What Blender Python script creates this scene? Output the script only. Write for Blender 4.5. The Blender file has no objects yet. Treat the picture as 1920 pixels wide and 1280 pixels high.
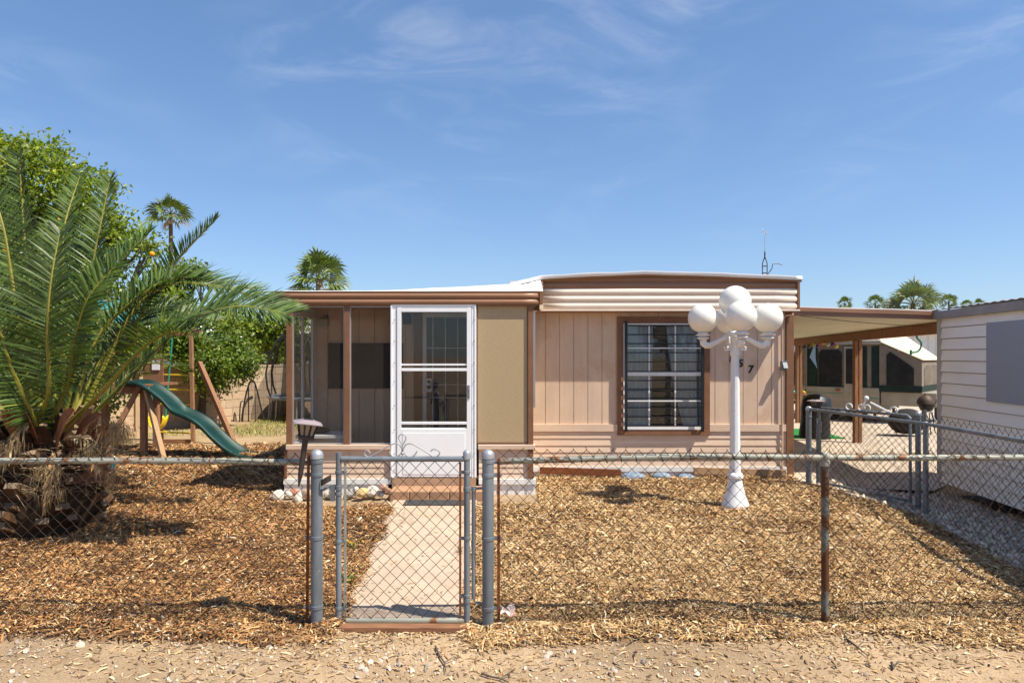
import bpy, bmesh, math, random
import numpy as np
from mathutils import Vector, Matrix, Quaternion
random.seed(7); RNG = np.random.default_rng(11)
SC = bpy.context.scene; COL = SC.collection
R = math.radians

# ------------------------------------------------------------------ camera, sky, sun
CAMH = 1.73
cd = bpy.data.cameras.new('camera'); cam = bpy.data.objects.new('camera', cd); COL.objects.link(cam)
cam.location = (0, 0, CAMH); cam.rotation_euler = (R(90), 0, 0)
cd.lens = 24; cd.sensor_width = 36; cd.sensor_fit = 'HORIZONTAL'; cd.shift_y = 28/1920
cd.clip_start = 0.05; cd.clip_end = 3000
SC.camera = cam
SUN = Vector((0.585, -0.265, 1.0)).normalized()
SUN_EL = math.asin(SUN.z); SUN_AZ = math.atan2(SUN.x, SUN.y)
SKY_STRENGTH = 0.11; SUN_STRENGTH = 5.0
SC.view_settings.view_transform = 'Standard'; SC.view_settings.look = 'None'
SC.view_settings.gamma = 1; SC.view_settings.use_curve_mapping = False
SC.view_settings.exposure = 0.66
wd = bpy.data.worlds.new('World'); SC.world = wd; wd.use_nodes = True
CLX, CLY = 9.1, 4.4
nt = wd.node_tree; N = nt.nodes; L = nt.links
for n in list(N): N.remove(n)
out = N.new('ShaderNodeOutputWorld'); bg = N.new('ShaderNodeBackground'); bg.inputs['Strength'].default_value = SKY_STRENGTH
sky = N.new('ShaderNodeTexSky'); sky.sky_type = 'NISHITA'; sky.sun_disc = False
sky.sun_elevation = SUN_EL; sky.sun_rotation = SUN_AZ; sky.air_density = 1.0; sky.dust_density = 0.6; sky.ozone_density = 2.2; sky.altitude = 300
tc = N.new('ShaderNodeTexCoord'); sep = N.new('ShaderNodeSeparateXYZ'); L.new(tc.outputs['Generated'], sep.inputs[0])
def wm(op, a, b=None):
    n = N.new('ShaderNodeMath'); n.operation = op
    for i, v in enumerate((a, b)):
        if v is None: continue
        if isinstance(v, (int, float)): n.inputs[i].default_value = v
        else: L.new(v, n.inputs[i])
    return n.outputs[0]
az = wm('ARCTAN2', sep.outputs[0], sep.outputs[1]); el = wm('ARCSINE', sep.outputs[2])          # azimuth and elevation of the sky
comb = N.new('ShaderNodeCombineXYZ'); L.new(az, comb.inputs[0]); L.new(el, comb.inputs[1])
mp = N.new('ShaderNodeMapping'); mp.inputs['Rotation'].default_value = (0, 0, R(32)); mp.inputs['Scale'].default_value = (2.2, 7.5, 1); mp.inputs['Location'].default_value = (3.1, 0.6, 0)
L.new(comb.outputs[0], mp.inputs[0])
n1 = N.new('ShaderNodeTexNoise'); n1.inputs['Scale'].default_value = 1.5; n1.inputs['Detail'].default_value = 9; n1.inputs['Roughness'].default_value = 0.62; n1.inputs['Distortion'].default_value = 1.1
L.new(mp.outputs[0], n1.inputs['Vector'])
n2 = N.new('ShaderNodeTexNoise'); n2.inputs['Scale'].default_value = 2.6; n2.inputs['Detail'].default_value = 2
mp2 = N.new('ShaderNodeMapping'); mp2.inputs['Location'].default_value = (CLX, CLY, 2.0); mp2.inputs['Scale'].default_value = (1, 1.6, 1); L.new(comb.outputs[0], mp2.inputs[0]); L.new(mp2.outputs[0], n2.inputs['Vector'])
def ramp(src, a, b):
    r = N.new('ShaderNodeMapRange'); r.interpolation_type = 'SMOOTHSTEP'
    r.inputs[1].default_value = a; r.inputs[2].default_value = b; L.new(src, r.inputs[0]); return r.outputs[0]
cl = wm('MULTIPLY', wm('MULTIPLY', ramp(n1.outputs['Fac'], 0.40, 0.85), ramp(n2.outputs['Fac'], 0.36, 0.60)), wm('MULTIPLY', ramp(sep.outputs[2], 0.08, 0.36), 0.36))
mixc = N.new('ShaderNodeMix'); mixc.data_type = 'RGBA'
hs = N.new('ShaderNodeHueSaturation'); hs.inputs['Saturation'].default_value = 1.10; L.new(sky.outputs[0], hs.inputs['Color']); L.new(cl, mixc.inputs[0]); gm = N.new('ShaderNodeGamma'); gm.inputs[1].default_value = 0.74; L.new(hs.outputs[0], gm.inputs[0]); ml = N.new('ShaderNodeMix'); ml.data_type = 'RGBA'; ml.blend_type = 'MULTIPLY'; ml.inputs[0].default_value = 1; L.new(gm.outputs[0], ml.inputs[6]); ml.inputs[7].default_value = (0.98, 1.15, 1.40, 1); L.new(ml.outputs[2], mixc.inputs[6]); mixc.inputs[7].default_value = (4.6, 5.0, 5.6, 1)
L.new(mixc.outputs[2], bg.inputs['Color']); L.new(bg.outputs[0], out.inputs['Surface'])
sd = bpy.data.lights.new('sun', 'SUN'); so = bpy.data.objects.new('sun', sd); COL.objects.link(so)
sd.energy = SUN_STRENGTH; sd.angle = R(0.53); sd.color = (1.0, 0.925, 0.79)
so.rotation_euler = SUN.to_track_quat('Z', 'Y').to_euler(); so.location = (8, -4, 14)
SC.cycles.transparent_max_bounces = 24; SC.cycles.max_bounces = 8

# ------------------------------------------------------------------ helpers
def W(px, py, Y): return Vector(((px-960)/1280*Y, Y, CAMH-(py-668)/1280*Y))   # point of the photograph at a distance Y
def sm(a, b, t):
    t = np.clip((t-a)/(b-a), 0, 1); return t*t*(3-2*t)
class MB:
    def __init__(s): s.v = []; s.f = []; s.c = []; s.cur = None
    def add(s, vs, fs):
        o = len(s.v); s.v += [tuple(p) for p in vs]; s.f += [tuple(i+o for i in f) for f in fs]
        if s.cur is not None: s.c += [s.cur]*len(vs)
    def box(s, x0, x1, y0, y1, z0, z1):
        s.add([(x0,y0,z0),(x1,y0,z0),(x1,y1,z0),(x0,y1,z0),(x0,y0,z1),(x1,y0,z1),(x1,y1,z1),(x0,y1,z1)],
              [(3,2,1,0),(4,5,6,7),(0,1,5,4),(1,2,6,5),(2,3,7,6),(3,0,4,7)]); return s
    def bar(s, a, b, w, h=None, up=(0,0,1)):           # rectangular beam from a to b
        h = h or w; a = Vector(a); b = Vector(b); d = (b-a).normalized(); up = Vector(up)
        if abs(d.dot(up)) > .98: up = Vector((0,1,0))
        x = d.cross(up).normalized(); y = x.cross(d)
        q = [-x*w/2-y*h/2, x*w/2-y*h/2, x*w/2+y*h/2, -x*w/2+y*h/2]
        s.add([a+p for p in q]+[b+p for p in q], [(3,2,1,0),(4,5,6,7),(0,1,5,4),(1,2,6,5),(2,3,7,6),(3,0,4,7)]); return s
    def tube(s, pts, r, n=8, caps=True):
        pts = [Vector(p) for p in pts]; m = len(pts)
        rs = r if hasattr(r, '__len__') else [r]*m
        t0 = (pts[1]-pts[0]).normalized(); ref = Vector((0,0,1)) if abs(t0.z) < .9 else Vector((0,1,0))
        x = t0.cross(ref).normalized(); vs = []
        for i, p in enumerate(pts):
            t = (pts[min(i+1,m-1)]-pts[max(i-1,0)])
            t = t.normalized() if t.length > 1e-9 else t0
            x = (x-t*x.dot(t)); x = x.normalized() if x.length > 1e-6 else t.orthogonal().normalized()
            y = t.cross(x)
            for k in range(n):
                a = 2*math.pi*k/n; vs.append(p+(x*math.cos(a)+y*math.sin(a))*rs[i])
        fs = [(i*n+k, i*n+(k+1)%n, (i+1)*n+(k+1)%n, (i+1)*n+k) for i in range(m-1) for k in range(n)]
        if caps: fs += [tuple(range(n))[::-1], tuple(range((m-1)*n, m*n))]
        s.add(vs, fs); return s
    def lathe(s, c, prof, n=24):                        # prof: (radius, z above c)
        c = Vector(c); vs = []; m = len(prof)
        for r, z in prof:
            for k in range(n):
                a = 2*math.pi*k/n; vs.append(c+Vector((r*math.cos(a), r*math.sin(a), z)))
        fs = [(i*n+k, i*n+(k+1)%n, (i+1)*n+(k+1)%n, (i+1)*n+k) for i in range(m-1) for k in range(n)]
        fs += [tuple(range(n))[::-1], tuple(range((m-1)*n, m*n))]
        s.add(vs, fs); return s
    def ball(s, c, r, n=24, m=14, sq=(1,1,1), jit=0):
        c = Vector(c); vs = [c+Vector((0,0,-r*sq[2]))]
        for i in range(1, m):
            a = -math.pi/2+math.pi*i/m
            for k in range(n):
                b = 2*math.pi*k/n; j = 1+random.uniform(-jit, jit)
                vs.append(c+Vector((r*sq[0]*math.cos(a)*math.cos(b), r*sq[1]*math.cos(a)*math.sin(b), r*sq[2]*math.sin(a)))*j)
        vs.append(c+Vector((0,0,r*sq[2]))); e = len(vs)-1
        fs = [(0, 1+(k+1)%n, 1+k) for k in range(n)]
        for i in range(m-2):
            for k in range(n): fs.append((1+i*n+k, 1+i*n+(k+1)%n, 1+(i+1)*n+(k+1)%n, 1+(i+1)*n+k))
        fs += [(e, 1+(m-2)*n+k, 1+(m-2)*n+(k+1)%n) for k in range(n)]
        s.add(vs, fs); return s
    def extrude(s, prof, x0, x1, axis='x'):             # closed profile of (y, z) pairs drawn out along x (or (x, z) along y)
        n = len(prof)
        if axis == 'x': vs = [(x0, p, q) for p, q in prof]+[(x1, p, q) for p, q in prof]
        else: vs = [(p, x0, q) for p, q in prof]+[(p, x1, q) for p, q in prof]
        fs = [tuple(range(n))[::-1], tuple(range(n, 2*n))]+[(k, (k+1)%n, n+(k+1)%n, n+k) for k in range(n)]
        s.add(vs, fs); return s
    def grid(s, P):                                     # P[i][j] points
        a = len(P); b = len(P[0])
        s.add([p for r in P for p in r], [(i*b+j, i*b+j+1, (i+1)*b+j+1, (i+1)*b+j) for i in range(a-1) for j in range(b-1)]); return s
    def build(s, name, mat, parent=None, smooth=False, bevel=0, solid=0, fix=True):
        me = bpy.data.meshes.new(name); v = np.array(s.v, dtype=float)
        if parent is not None: off = ORG[parent.name]
        else: off = Vector(((v[:,0].min()+v[:,0].max())/2, (v[:,1].min()+v[:,1].max())/2, v[:,2].min()))
        v = v-np.array(off)
        me.from_pydata(v.tolist(), [], s.f)
        if fix and len(s.f) < 60000:
            bm = bmesh.new(); bm.from_mesh(me); bmesh.ops.recalc_face_normals(bm, faces=bm.faces); bm.to_mesh(me); bm.free()
        if s.c:
            at = me.color_attributes.new('Col', 'FLOAT_COLOR', 'POINT')
            at.data.foreach_set('color', np.array([tuple(c)+(1,) for c in s.c], dtype=np.float32).ravel())
        if smooth: me.polygons.foreach_set('use_smooth', [True]*len(me.polygons))
        me.materials.append(mat); o = bpy.data.objects.new(name, me); COL.objects.link(o)
        if parent is not None: o.parent = parent; ORG[o.name] = off
        else: o.location = off; ORG[o.name] = off
        if smooth and smooth != 'all':
            try: me.set_sharp_from_angle(angle=R(40))
            except Exception: pass
        if solid:
            m = o.modifiers.new('solid', 'SOLIDIFY'); m.thickness = solid; m.offset = 0
        if bevel:
            m = o.modifiers.new('bevel', 'BEVEL'); m.width = bevel; m.segments = 2; m.limit_method = 'ANGLE'; m.angle_limit = R(50)
        return o
ORG = {}
def thing(name, label, cat, loc, group=None):
    o = bpy.data.objects.new(name, None); COL.objects.link(o); o.location = loc; o.empty_display_size = .1
    ORG[o.name] = Vector(loc); return tag(o, label, cat, group)
def tag(o, label=None, cat=None, group=None, kind=None):
    if label: o['label'] = label
    if cat: o['category'] = cat
    if group: o['group'] = group
    if kind: o['kind'] = kind
    return o
def copy_tree(o, parent=None):
    c = o.copy(); COL.objects.link(c)
    if parent is not None: c.parent = parent
    for ch in list(o.children): copy_tree(ch, c)
    return c

# ------------------------------------------------------------------ materials
def base_mat(name):
    m = bpy.data.materials.new(name); m.use_nodes = True
    t = m.node_tree; return m, t, t.nodes, t.links, t.nodes['Principled BSDF']
def noise(t, scale, detail=4, rough=.55, stretch=(1,1,1), dist=0, coord='Object'):
    n = t.nodes; tc = n.new('ShaderNodeTexCoord'); mp = n.new('ShaderNodeMapping'); mp.inputs['Scale'].default_value = stretch
    t.links.new(tc.outputs[coord], mp.inputs[0]); x = n.new('ShaderNodeTexNoise')
    x.inputs['Scale'].default_value = scale; x.inputs['Detail'].default_value = detail; x.inputs['Roughness'].default_value = rough; x.inputs['Distortion'].default_value = dist
    t.links.new(mp.outputs[0], x.inputs['Vector']); return x.outputs['Fac']
def rmp(t, src, stops):
    r = t.nodes.new('ShaderNodeValToRGB'); e = r.color_ramp.elements
    while len(e) < len(stops): e.new(.5)
    for k, (p, c) in enumerate(stops): e[k].position = p; e[k].color = (*c, 1) if len(c) == 3 else c
    t.links.new(src, r.inputs[0]); return r.outputs[0]
def mixrgb(t, fac, a, b, mode='MIX'):
    x = t.nodes.new('ShaderNodeMix'); x.data_type = 'RGBA'; x.blend_type = mode
    for i, val in ((0, fac), (6, a), (7, b)):
        if hasattr(val, 'links') or hasattr(val, 'is_linked'): t.links.new(val, x.inputs[i])
        elif isinstance(val, (int, float)): x.inputs[i].default_value = val
        else: x.inputs[i].default_value = (*val, 1)
    return x.outputs[2]
def bump(t, p, src, strength, dist=.01):
    b = t.nodes.new('ShaderNodeBump'); b.inputs['Strength'].default_value = strength; b.inputs['Distance'].default_value = dist
    t.links.new(src, b.inputs['Height']); t.links.new(b.outputs[0], p.inputs['Normal'])
def M(name, col, rough=.6, metal=0, var=.12, vs=3, stretch=(1,1,1), col2=None, bmp=0, bs=60, bst=(1,1,1), spec=.4, spots=None):
    m, t, n, l, p = base_mat(name); p.inputs['Roughness'].default_value = rough; p.inputs['Metallic'].default_value = metal
    p.inputs['Specular IOR Level'].default_value = spec
    c2 = col2 or tuple(max(0, c*(1-var*2)) for c in col); c1 = tuple(min(1, c*(1+var*.5)) for c in col)
    f = noise(t, vs, 6, .62, stretch); c = rmp(t, f, [(.30, c2), (.66, c1)])
    if spots:                                       # (colour, scale, threshold) worn or rusty patches
        f2 = noise(t, spots[1], 7, .68, (1,1,1), .4); k = rmp(t, f2, [(spots[2], (0,0,0)), (spots[2]+.07, (1,1,1))])
        c = mixrgb(t, k, c, spots[0])
    l.new(c, p.inputs['Base Color'])
    if bmp: bump(t, p, noise(t, bs, 5, .6, bst), bmp)
    return m
def Mattr(name, rough=.8, spec=.2, transl=0, var=.0, bmp=0, bs=80):
    m, t, n, l, p = base_mat(name); a = n.new('ShaderNodeAttribute'); a.attribute_name = 'Col'
    p.inputs['Roughness'].default_value = rough; p.inputs['Specular IOR Level'].default_value = spec
    c = a.outputs['Color']
    if var: c = mixrgb(t, 1.0, c, rmp(t, noise(t, 9, 6, .65), [(.25, (1-var,)*3), (.7, (1,1,1))]), 'MULTIPLY')
    l.new(c, p.inputs['Base Color'])
    if bmp: bump(t, p, noise(t, bs, 5), bmp)
    if transl:
        tr = n.new('ShaderNodeBsdfTranslucent'); mx = n.new('ShaderNodeMixShader'); mx.inputs[0].default_value = transl
        g = mixrgb(t, 1.0, c, (1.5, 1.75, .7), 'MULTIPLY'); l.new(g, tr.inputs['Color'])
        l.new(p.outputs[0], mx.inputs[1]); l.new(tr.outputs[0], mx.inputs[2]); l.new(mx.outputs[0], n['Material Output'].inputs['Surface'])
    return m
def Mglass(name, tint=(.8,.85,.85), refl=1.0):
    m, t, n, l, p = base_mat(name); tr = n.new('ShaderNodeBsdfTransparent'); tr.inputs[0].default_value = (*tint, 1)
    g = n.new('ShaderNodeBsdfGlossy'); g.inputs['Roughness'].default_value = .02; f = n.new('ShaderNodeFresnel'); f.inputs[0].default_value = 1.5*refl
    mx = n.new('ShaderNodeMixShader'); l.new(f.outputs[0], mx.inputs[0]); l.new(tr.outputs[0], mx.inputs[1]); l.new(g.outputs[0], mx.inputs[2])
    l.new(mx.outputs[0], n['Material Output'].inputs['Surface']); return m
def Mmesh(name, col, opac, weave=0, rough=.8):
    m, t, n, l, p = base_mat(name); p.inputs['Roughness'].default_value = rough; p.inputs['Specular IOR Level'].default_value = .2
    f = noise(t, 260 if weave else 3, 3, .5, (1, 1, .16) if weave else (1,1,1)); f2 = noise(t, 260 if weave else 3, 3, .5, (.16, .16, 1))
    c2 = tuple(x*.72 for x in col)
    c = mixrgb(t, .5, rmp(t, f, [(.35, c2), (.65, col)]), rmp(t, f2, [(.35, c2), (.65, col)]))
    l.new(c, p.inputs['Base Color']); tr = n.new('ShaderNodeBsdfTransparent'); mx = n.new('ShaderNodeMixShader'); mx.inputs[0].default_value = opac
    l.new(tr.outputs[0], mx.inputs[1]); l.new(p.outputs[0], mx.inputs[2]); l.new(mx.outputs[0], n['Material Output'].inputs['Surface']); return m

SIDE = M('tan_siding', (.675,.50,.37), .75, var=.08, vs=5, stretch=(1,1,.25), spots=((.60,.415,.285), 1.8, .56), bmp=.25, bs=14, bst=(12,12,.7), spec=.25)
LAP = M('tan_lap_siding', (.71,.535,.40), .75, var=.08, vs=5, stretch=(.25,1,1), spots=((.60,.42,.285), 3.2, .60), bmp=.25, bs=14, bst=(.7,12,12), spec=.25)
BROWN = M('brown_trim', (.235,.115,.062), .6, var=.1, vs=6, bmp=.12, bs=60, spec=.3)
BROWNM = M('brown_metal', (.30,.155,.088), .45, var=.10, vs=2.5, stretch=(.3,1,1), spec=.4)
CREAM = M('cream_metal', (.80,.665,.545), .45, var=.06, vs=2, stretch=(.3,1,1), spec=.4)
WHITE = M('white_paint', (.78,.78,.76), .5, var=.05, vs=4, spec=.35)
WHITEM = M('white_door_metal', (.86,.88,.90), .35, var=.03, vs=3, spec=.45)
SKIRT = M('white_skirting', (.83,.81,.78), .55, var=.10, vs=6, stretch=(1,1,.4), spots=((.46,.36,.26), 9, .70))
ROOFW = M('white_roof_coating', (.88,.88,.88), .6, var=.04, vs=2, bmp=.25, bs=6)
GALV = M('galvanised_steel', (.185,.212,.238), .5, .25, var=.22, vs=7, stretch=(1,1,.25), spots=((.27,.265,.22), 11, .62))
RUSTY = M('rusty_galvanised_steel', (.19,.19,.165), .7, .1, var=.2, vs=8, stretch=(1,1,.4), spots=((.105,.038,.014), 5, .46))
RAILM = M('weathered_rail', (.33,.33,.275), .6, .15, var=.2, vs=5, stretch=(.5,1,1), spots=((.20,.085,.03), 8, .56))
RUST = M('rust', (.21,.07,.022), .85, 0, var=.3, vs=30, spec=.2)
WIREM = M('rusty_wire', (.052,.034,.024), .9, 0, var=.3, vs=14, spec=.1)
SWIREM = M('grey_wire', (.13,.115,.10), .6, .4, var=.3, vs=14)
BLACK = M('black_metal', (.012,.012,.013), .45, var=.2, spec=.4)
DARKF = M('dark_fabric', (.02,.02,.02), .9, var=.3, vs=5)
WOOD = M('weathered_wood', (.30,.155,.085), .8, var=.18, vs=10, stretch=(5,5,.6), bmp=.3, bs=30, bst=(4,4,.4), spec=.2)
WOODX = M('brown_board', (.27,.13,.07), .8, var=.2, vs=10, stretch=(.6,5,5), bmp=.3, bs=30, bst=(.4,4,4), spec=.2)
PLANK = M('tan_board', (.42,.27,.15), .8, var=.08, vs=10, stretch=(.6,5,5), bmp=.3, bs=30, bst=(.4,4,4), spec=.2)
REDWOOD = M('red_brown_board', (.22,.075,.03), .8, var=.2, vs=10, stretch=(.6,5,5), bmp=.3, bs=30, bst=(.4,4,4), spec=.2)
CONC = M('path_concrete', (.50,.385,.285), .85, var=.10, vs=2.2, bmp=.3, bs=120, spots=((.40,.305,.225), 4, .56), spec=.2)
DRIVE = M('drive_concrete', (.46,.375,.29), .85, var=.10, vs=1.5, bmp=.2, bs=120, spec=.2)
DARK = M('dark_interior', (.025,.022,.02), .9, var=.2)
CURT = M('white_curtain', (.55,.58,.62), .9, var=.1, vs=2)
GLASSY = Mglass('window_glass', (.86,.92,.95), 1.06)
DOORG = Mglass('door_glass', (.86,.86,.86), 1.0)
SCREEN = Mmesh('insect_screen', (.10,.085,.07), .17)
SUNSC = Mmesh('tan_sun_screen', (.53,.40,.235), .95, weave=1)
GLOBE = M('globe_plastic', (.90,.875,.82), .3, var=.04, vs=3, spec=.5)
_t = GLOBE.node_tree; _tr = _t.nodes.new('ShaderNodeBsdfTranslucent'); _tr.inputs[0].default_value = (.9,.82,.68,1); _mx = _t.nodes.new('ShaderNodeMixShader'); _mx.inputs[0].default_value = .14
_t.links.new(_t.nodes['Principled BSDF'].outputs[0], _mx.inputs[1]); _t.links.new(_tr.outputs[0], _mx.inputs[2]); _t.links.new(_mx.outputs[0], _t.nodes['Material Output'].inputs['Surface'])
LAMPW = M('chipped_white_paint', (.78,.78,.78), .45, var=.05, vs=5, spots=((.34,.31,.28), 26, .625))
SHEDM = M('shed_siding', (.88,.87,.82), .6, var=.05, vs=2, stretch=(1,.3,1), spots=((.42,.40,.36), 3.5, .70))
SHEDT = M('shed_trim', (.30,.285,.27), .6, var=.12, vs=5)
GREYP = M('grey_panel', (.30,.33,.39), .6, var=.02, vs=1)
PALML = Mattr('palm_leaf', .46, .4, .16, var=.2)
DEADP = Mattr('dry_palm', .85, .15, .1, var=.35)
LEAF = Mattr('citrus_leaf', .42, .4, .32)
BARK = M('bark', (.13,.10,.075), .9, var=.3, vs=14, stretch=(3,3,.6), bmp=.6, bs=25)
BOOT = Mattr('palm_boot', .85, .15, 0, var=.45, bmp=.4, bs=60)
CHIP = Mattr('wood_chip', .8, .2)
BLOCK = Mattr('block', .9, .15, 0, var=.2, bmp=.35, bs=90)
STONE = Mattr('stone', .8, .25, 0, var=.3, bmp=.4, bs=60)
SLIDE = M('green_plastic', (.007,.042,.034), .45, var=.25, vs=4, spec=.3)
YELLOW = M('yellow_plastic', (.75,.50,.015), .4, var=.06)
TEAL = M('teal_tarp', (.025,.25,.30), .6, var=.15, vs=4)
GREENP = M('green_cord', (.01,.22,.15), .5)
CANVAS = M('tan_canvas', (.22,.18,.14), .9, var=.1, vs=5)
CANVASR = M('cream_canvas_roof', (.62,.52,.38), .8, var=.05, vs=2)
CANVASG = M('dark_green_canvas', (.010,.028,.020), .85, var=.25, vs=6)
CAMPB = M('camper_white', (.34,.30,.235), .5, var=.12, vs=3, spots=((.30,.2,.11), 4, .72))
NETM = Mmesh('black_net', (.015,.015,.016), .55)
SEETHRU = Mmesh('thin_black_net', (.02,.018,.016), .32)
TURF = M('green_turf', (.01,.20,.035), .9, var=.3, vs=60)
ORANGE = M('orange_peel', (.85,.32,.01), .45, var=.05)
SOLARM = M('dark_brown_plastic', (.045,.032,.028), .5, var=.2)
SOLART = M('pinkish_grey_cap', (.30,.24,.25), .4, var=.08)
LENS = M('frosted_lens', (.30,.26,.20), .3)
ALU = M('aluminium', (.40,.42,.45), .42, .5, var=.08)
BLUEB = M('blue_grey_plastic', (.22,.30,.40), .5, var=.2, vs=10)
PANELB = M('blackboard', (.018,.018,.020), .85, var=.35, vs=4)
MAT = M('dark_mat', (.055,.052,.055), .95, var=.25, vs=60, bmp=.3, bs=200)
STEPM = M('step_tan', (.40,.225,.125), .8, var=.10, vs=5, bmp=.2, bs=60)
TILE = M('tan_tile', (.46,.30,.19), .7, var=.12, vs=7)
UNDER = M('carport_underside', (.72,.69,.52), .6, var=.06, vs=2, stretch=(3,.2,1))

# ------------------------------------------------------------------ terrain
def vnoise(x, y, seed, sc):
    g = np.random.default_rng(seed).random((256, 256)); x = np.asarray(x)*sc+91.3; y = np.asarray(y)*sc+47.7
    xi = np.floor(x).astype(int); yi = np.floor(y).astype(int); fx = x-xi; fy = y-yi
    fx = fx*fx*(3-2*fx); fy = fy*fy*(3-2*fy); h = lambda i, j: g[i % 256, j % 256]
    return (h(xi,yi)*(1-fx)+h(xi+1,yi)*fx)*(1-fy)+(h(xi,yi+1)*(1-fx)+h(xi+1,yi+1)*fx)*fy
def xright(y): return np.interp(y, [4.2, 5.5, 6.9, 8.25, 8.9], [4.16, 4.10, 4.18, 3.62, 3.64])
def path_x(y): t = (np.asarray(y)-4.3)/3.3; return -1.12-.20*t, -.27-.12*t
def mulch(x, y):                                        # 0..1, where the wood mulch lies
    x = np.asarray(x, float); y = np.asarray(y, float)
    wob = (vnoise(x, y, 3, 2.1)-.5)*.22+(vnoise(x, y, 4, 7)-.5)*.08
    m = sm(4.04, 4.22, y+wob)*sm(0, .1, xright(y)-x+wob*.4)
    far = np.where(x < -2.68, 12.35+wob*2, np.where(x < .3, 7.42+wob*.6, 8.85))
    m = m*sm(0, .12, far-y)
    l, r = path_x(y); inp = sm(-.02, .05, x-l+wob*.5-.02)*sm(-.02, .05, r-x+wob*.3-.02)*(y < 7.75)
    return m*(1-inp)
def tz(x, y):
    x = np.asarray(x, float); y = np.asarray(y, float)
    z = .12*sm(4.6, 7.4, y)*(1-.95*sm(3.95, 5.0, x)*(1-sm(8.6, 11, y))); m = mulch(x, y)
    z = z+m*(.012+.05*(vnoise(x, y, 5, 2.3)-.5)+.025*(vnoise(x, y, 6, 6.1)-.5))
    z = z+m*.055*sm(8.0, 8.7, y)*(x > .3)+.05*np.exp(-((x-3.55)**2+(y-8.0)**2)/.35)*m
    z = z+(.012*(vnoise(x, y, 8, 1.3)-.5)+.008*(vnoise(x, y, 9, 5)-.5))*(y < 4.4)
    z = z-.075*sm(4.5, 5.4, x)*(1-sm(8.4, 11, y))*sm(3.5, 5, y)
    return z
def T(x, y): return float(tz(x, y))
xs = np.concatenate([-np.geomspace(900, 11, 16), np.linspace(-10, 5.2, 260), np.geomspace(6, 900, 16)])
ys = np.concatenate([-np.geomspace(900, 2, 12), np.linspace(2.6, 13, 180), np.geomspace(13.6, 1500, 26)])
GX, GY = np.meshgrid(xs, ys, indexing='ij'); GZ = tz(GX, GY); GM = mulch(GX, GY)
dirt = np.array([.40,.29,.185]); under = np.array([.20,.112,.052]); drycol = np.array([.40,.29,.17])
pn = vnoise(GX, GY, 12, .8)[..., None]
gc = dirt*(.74+.36*pn)*(.9+.2*vnoise(GX, GY, 13, 3.1)[..., None]); gc = gc*(1-GM[..., None])+under*GM[..., None]
yard = ((GY > 12.0) & (GX < -2.6))[..., None]; gc = np.where(yard, drycol*(.85+.3*pn), gc)
grav = ((GX > 4.0) & (GY > 4.6) & (GY < 8.6))[..., None]; gc = np.where(grav & (GM[..., None] < .3), np.array([.43,.35,.27]), gc)
a, b = GX.shape
gb = MB(); gb.v = np.stack([GX, GY, GZ], -1).reshape(-1, 3).tolist(); gb.c = [tuple(c) for c in gc.reshape(-1, 3)]
gb.f = [(i*b+j, (i+1)*b+j, (i+1)*b+j+1, i*b+j+1) for i in range(a-1) for j in range(b-1)]
m_, t_, n_, l_, p_ = base_mat('ground_soil'); at_ = n_.new('ShaderNodeAttribute'); at_.attribute_name = 'Col'
p_.inputs['Roughness'].default_value = .95; p_.inputs['Specular IOR Level'].default_value = .1
g1 = rmp(t_, noise(t_, 4, 8, .7), [(.28, (.70,.68,.66)), (.68, (1.08,1.07,1.05))]); g2 = rmp(t_, noise(t_, 90, 3, .7), [(.30, (.62,.60,.58)), (.5, (1,1,1)), (.72, (1.3,1.28,1.25))])
l_.new(mixrgb(t_, 1.0, mixrgb(t_, 1.0, at_.outputs['Color'], g1, 'MULTIPLY'), g2, 'MULTIPLY'), p_.inputs['Base Color'])
bump(t_, p_, noise(t_, 70, 6, .7), .55, .012)
gr = gb.build('ground', m_, None, smooth='all', fix=False); tag(gr, 'bare sandy dirt verge and yard under the mulch', 'ground', kind='structure')

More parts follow.
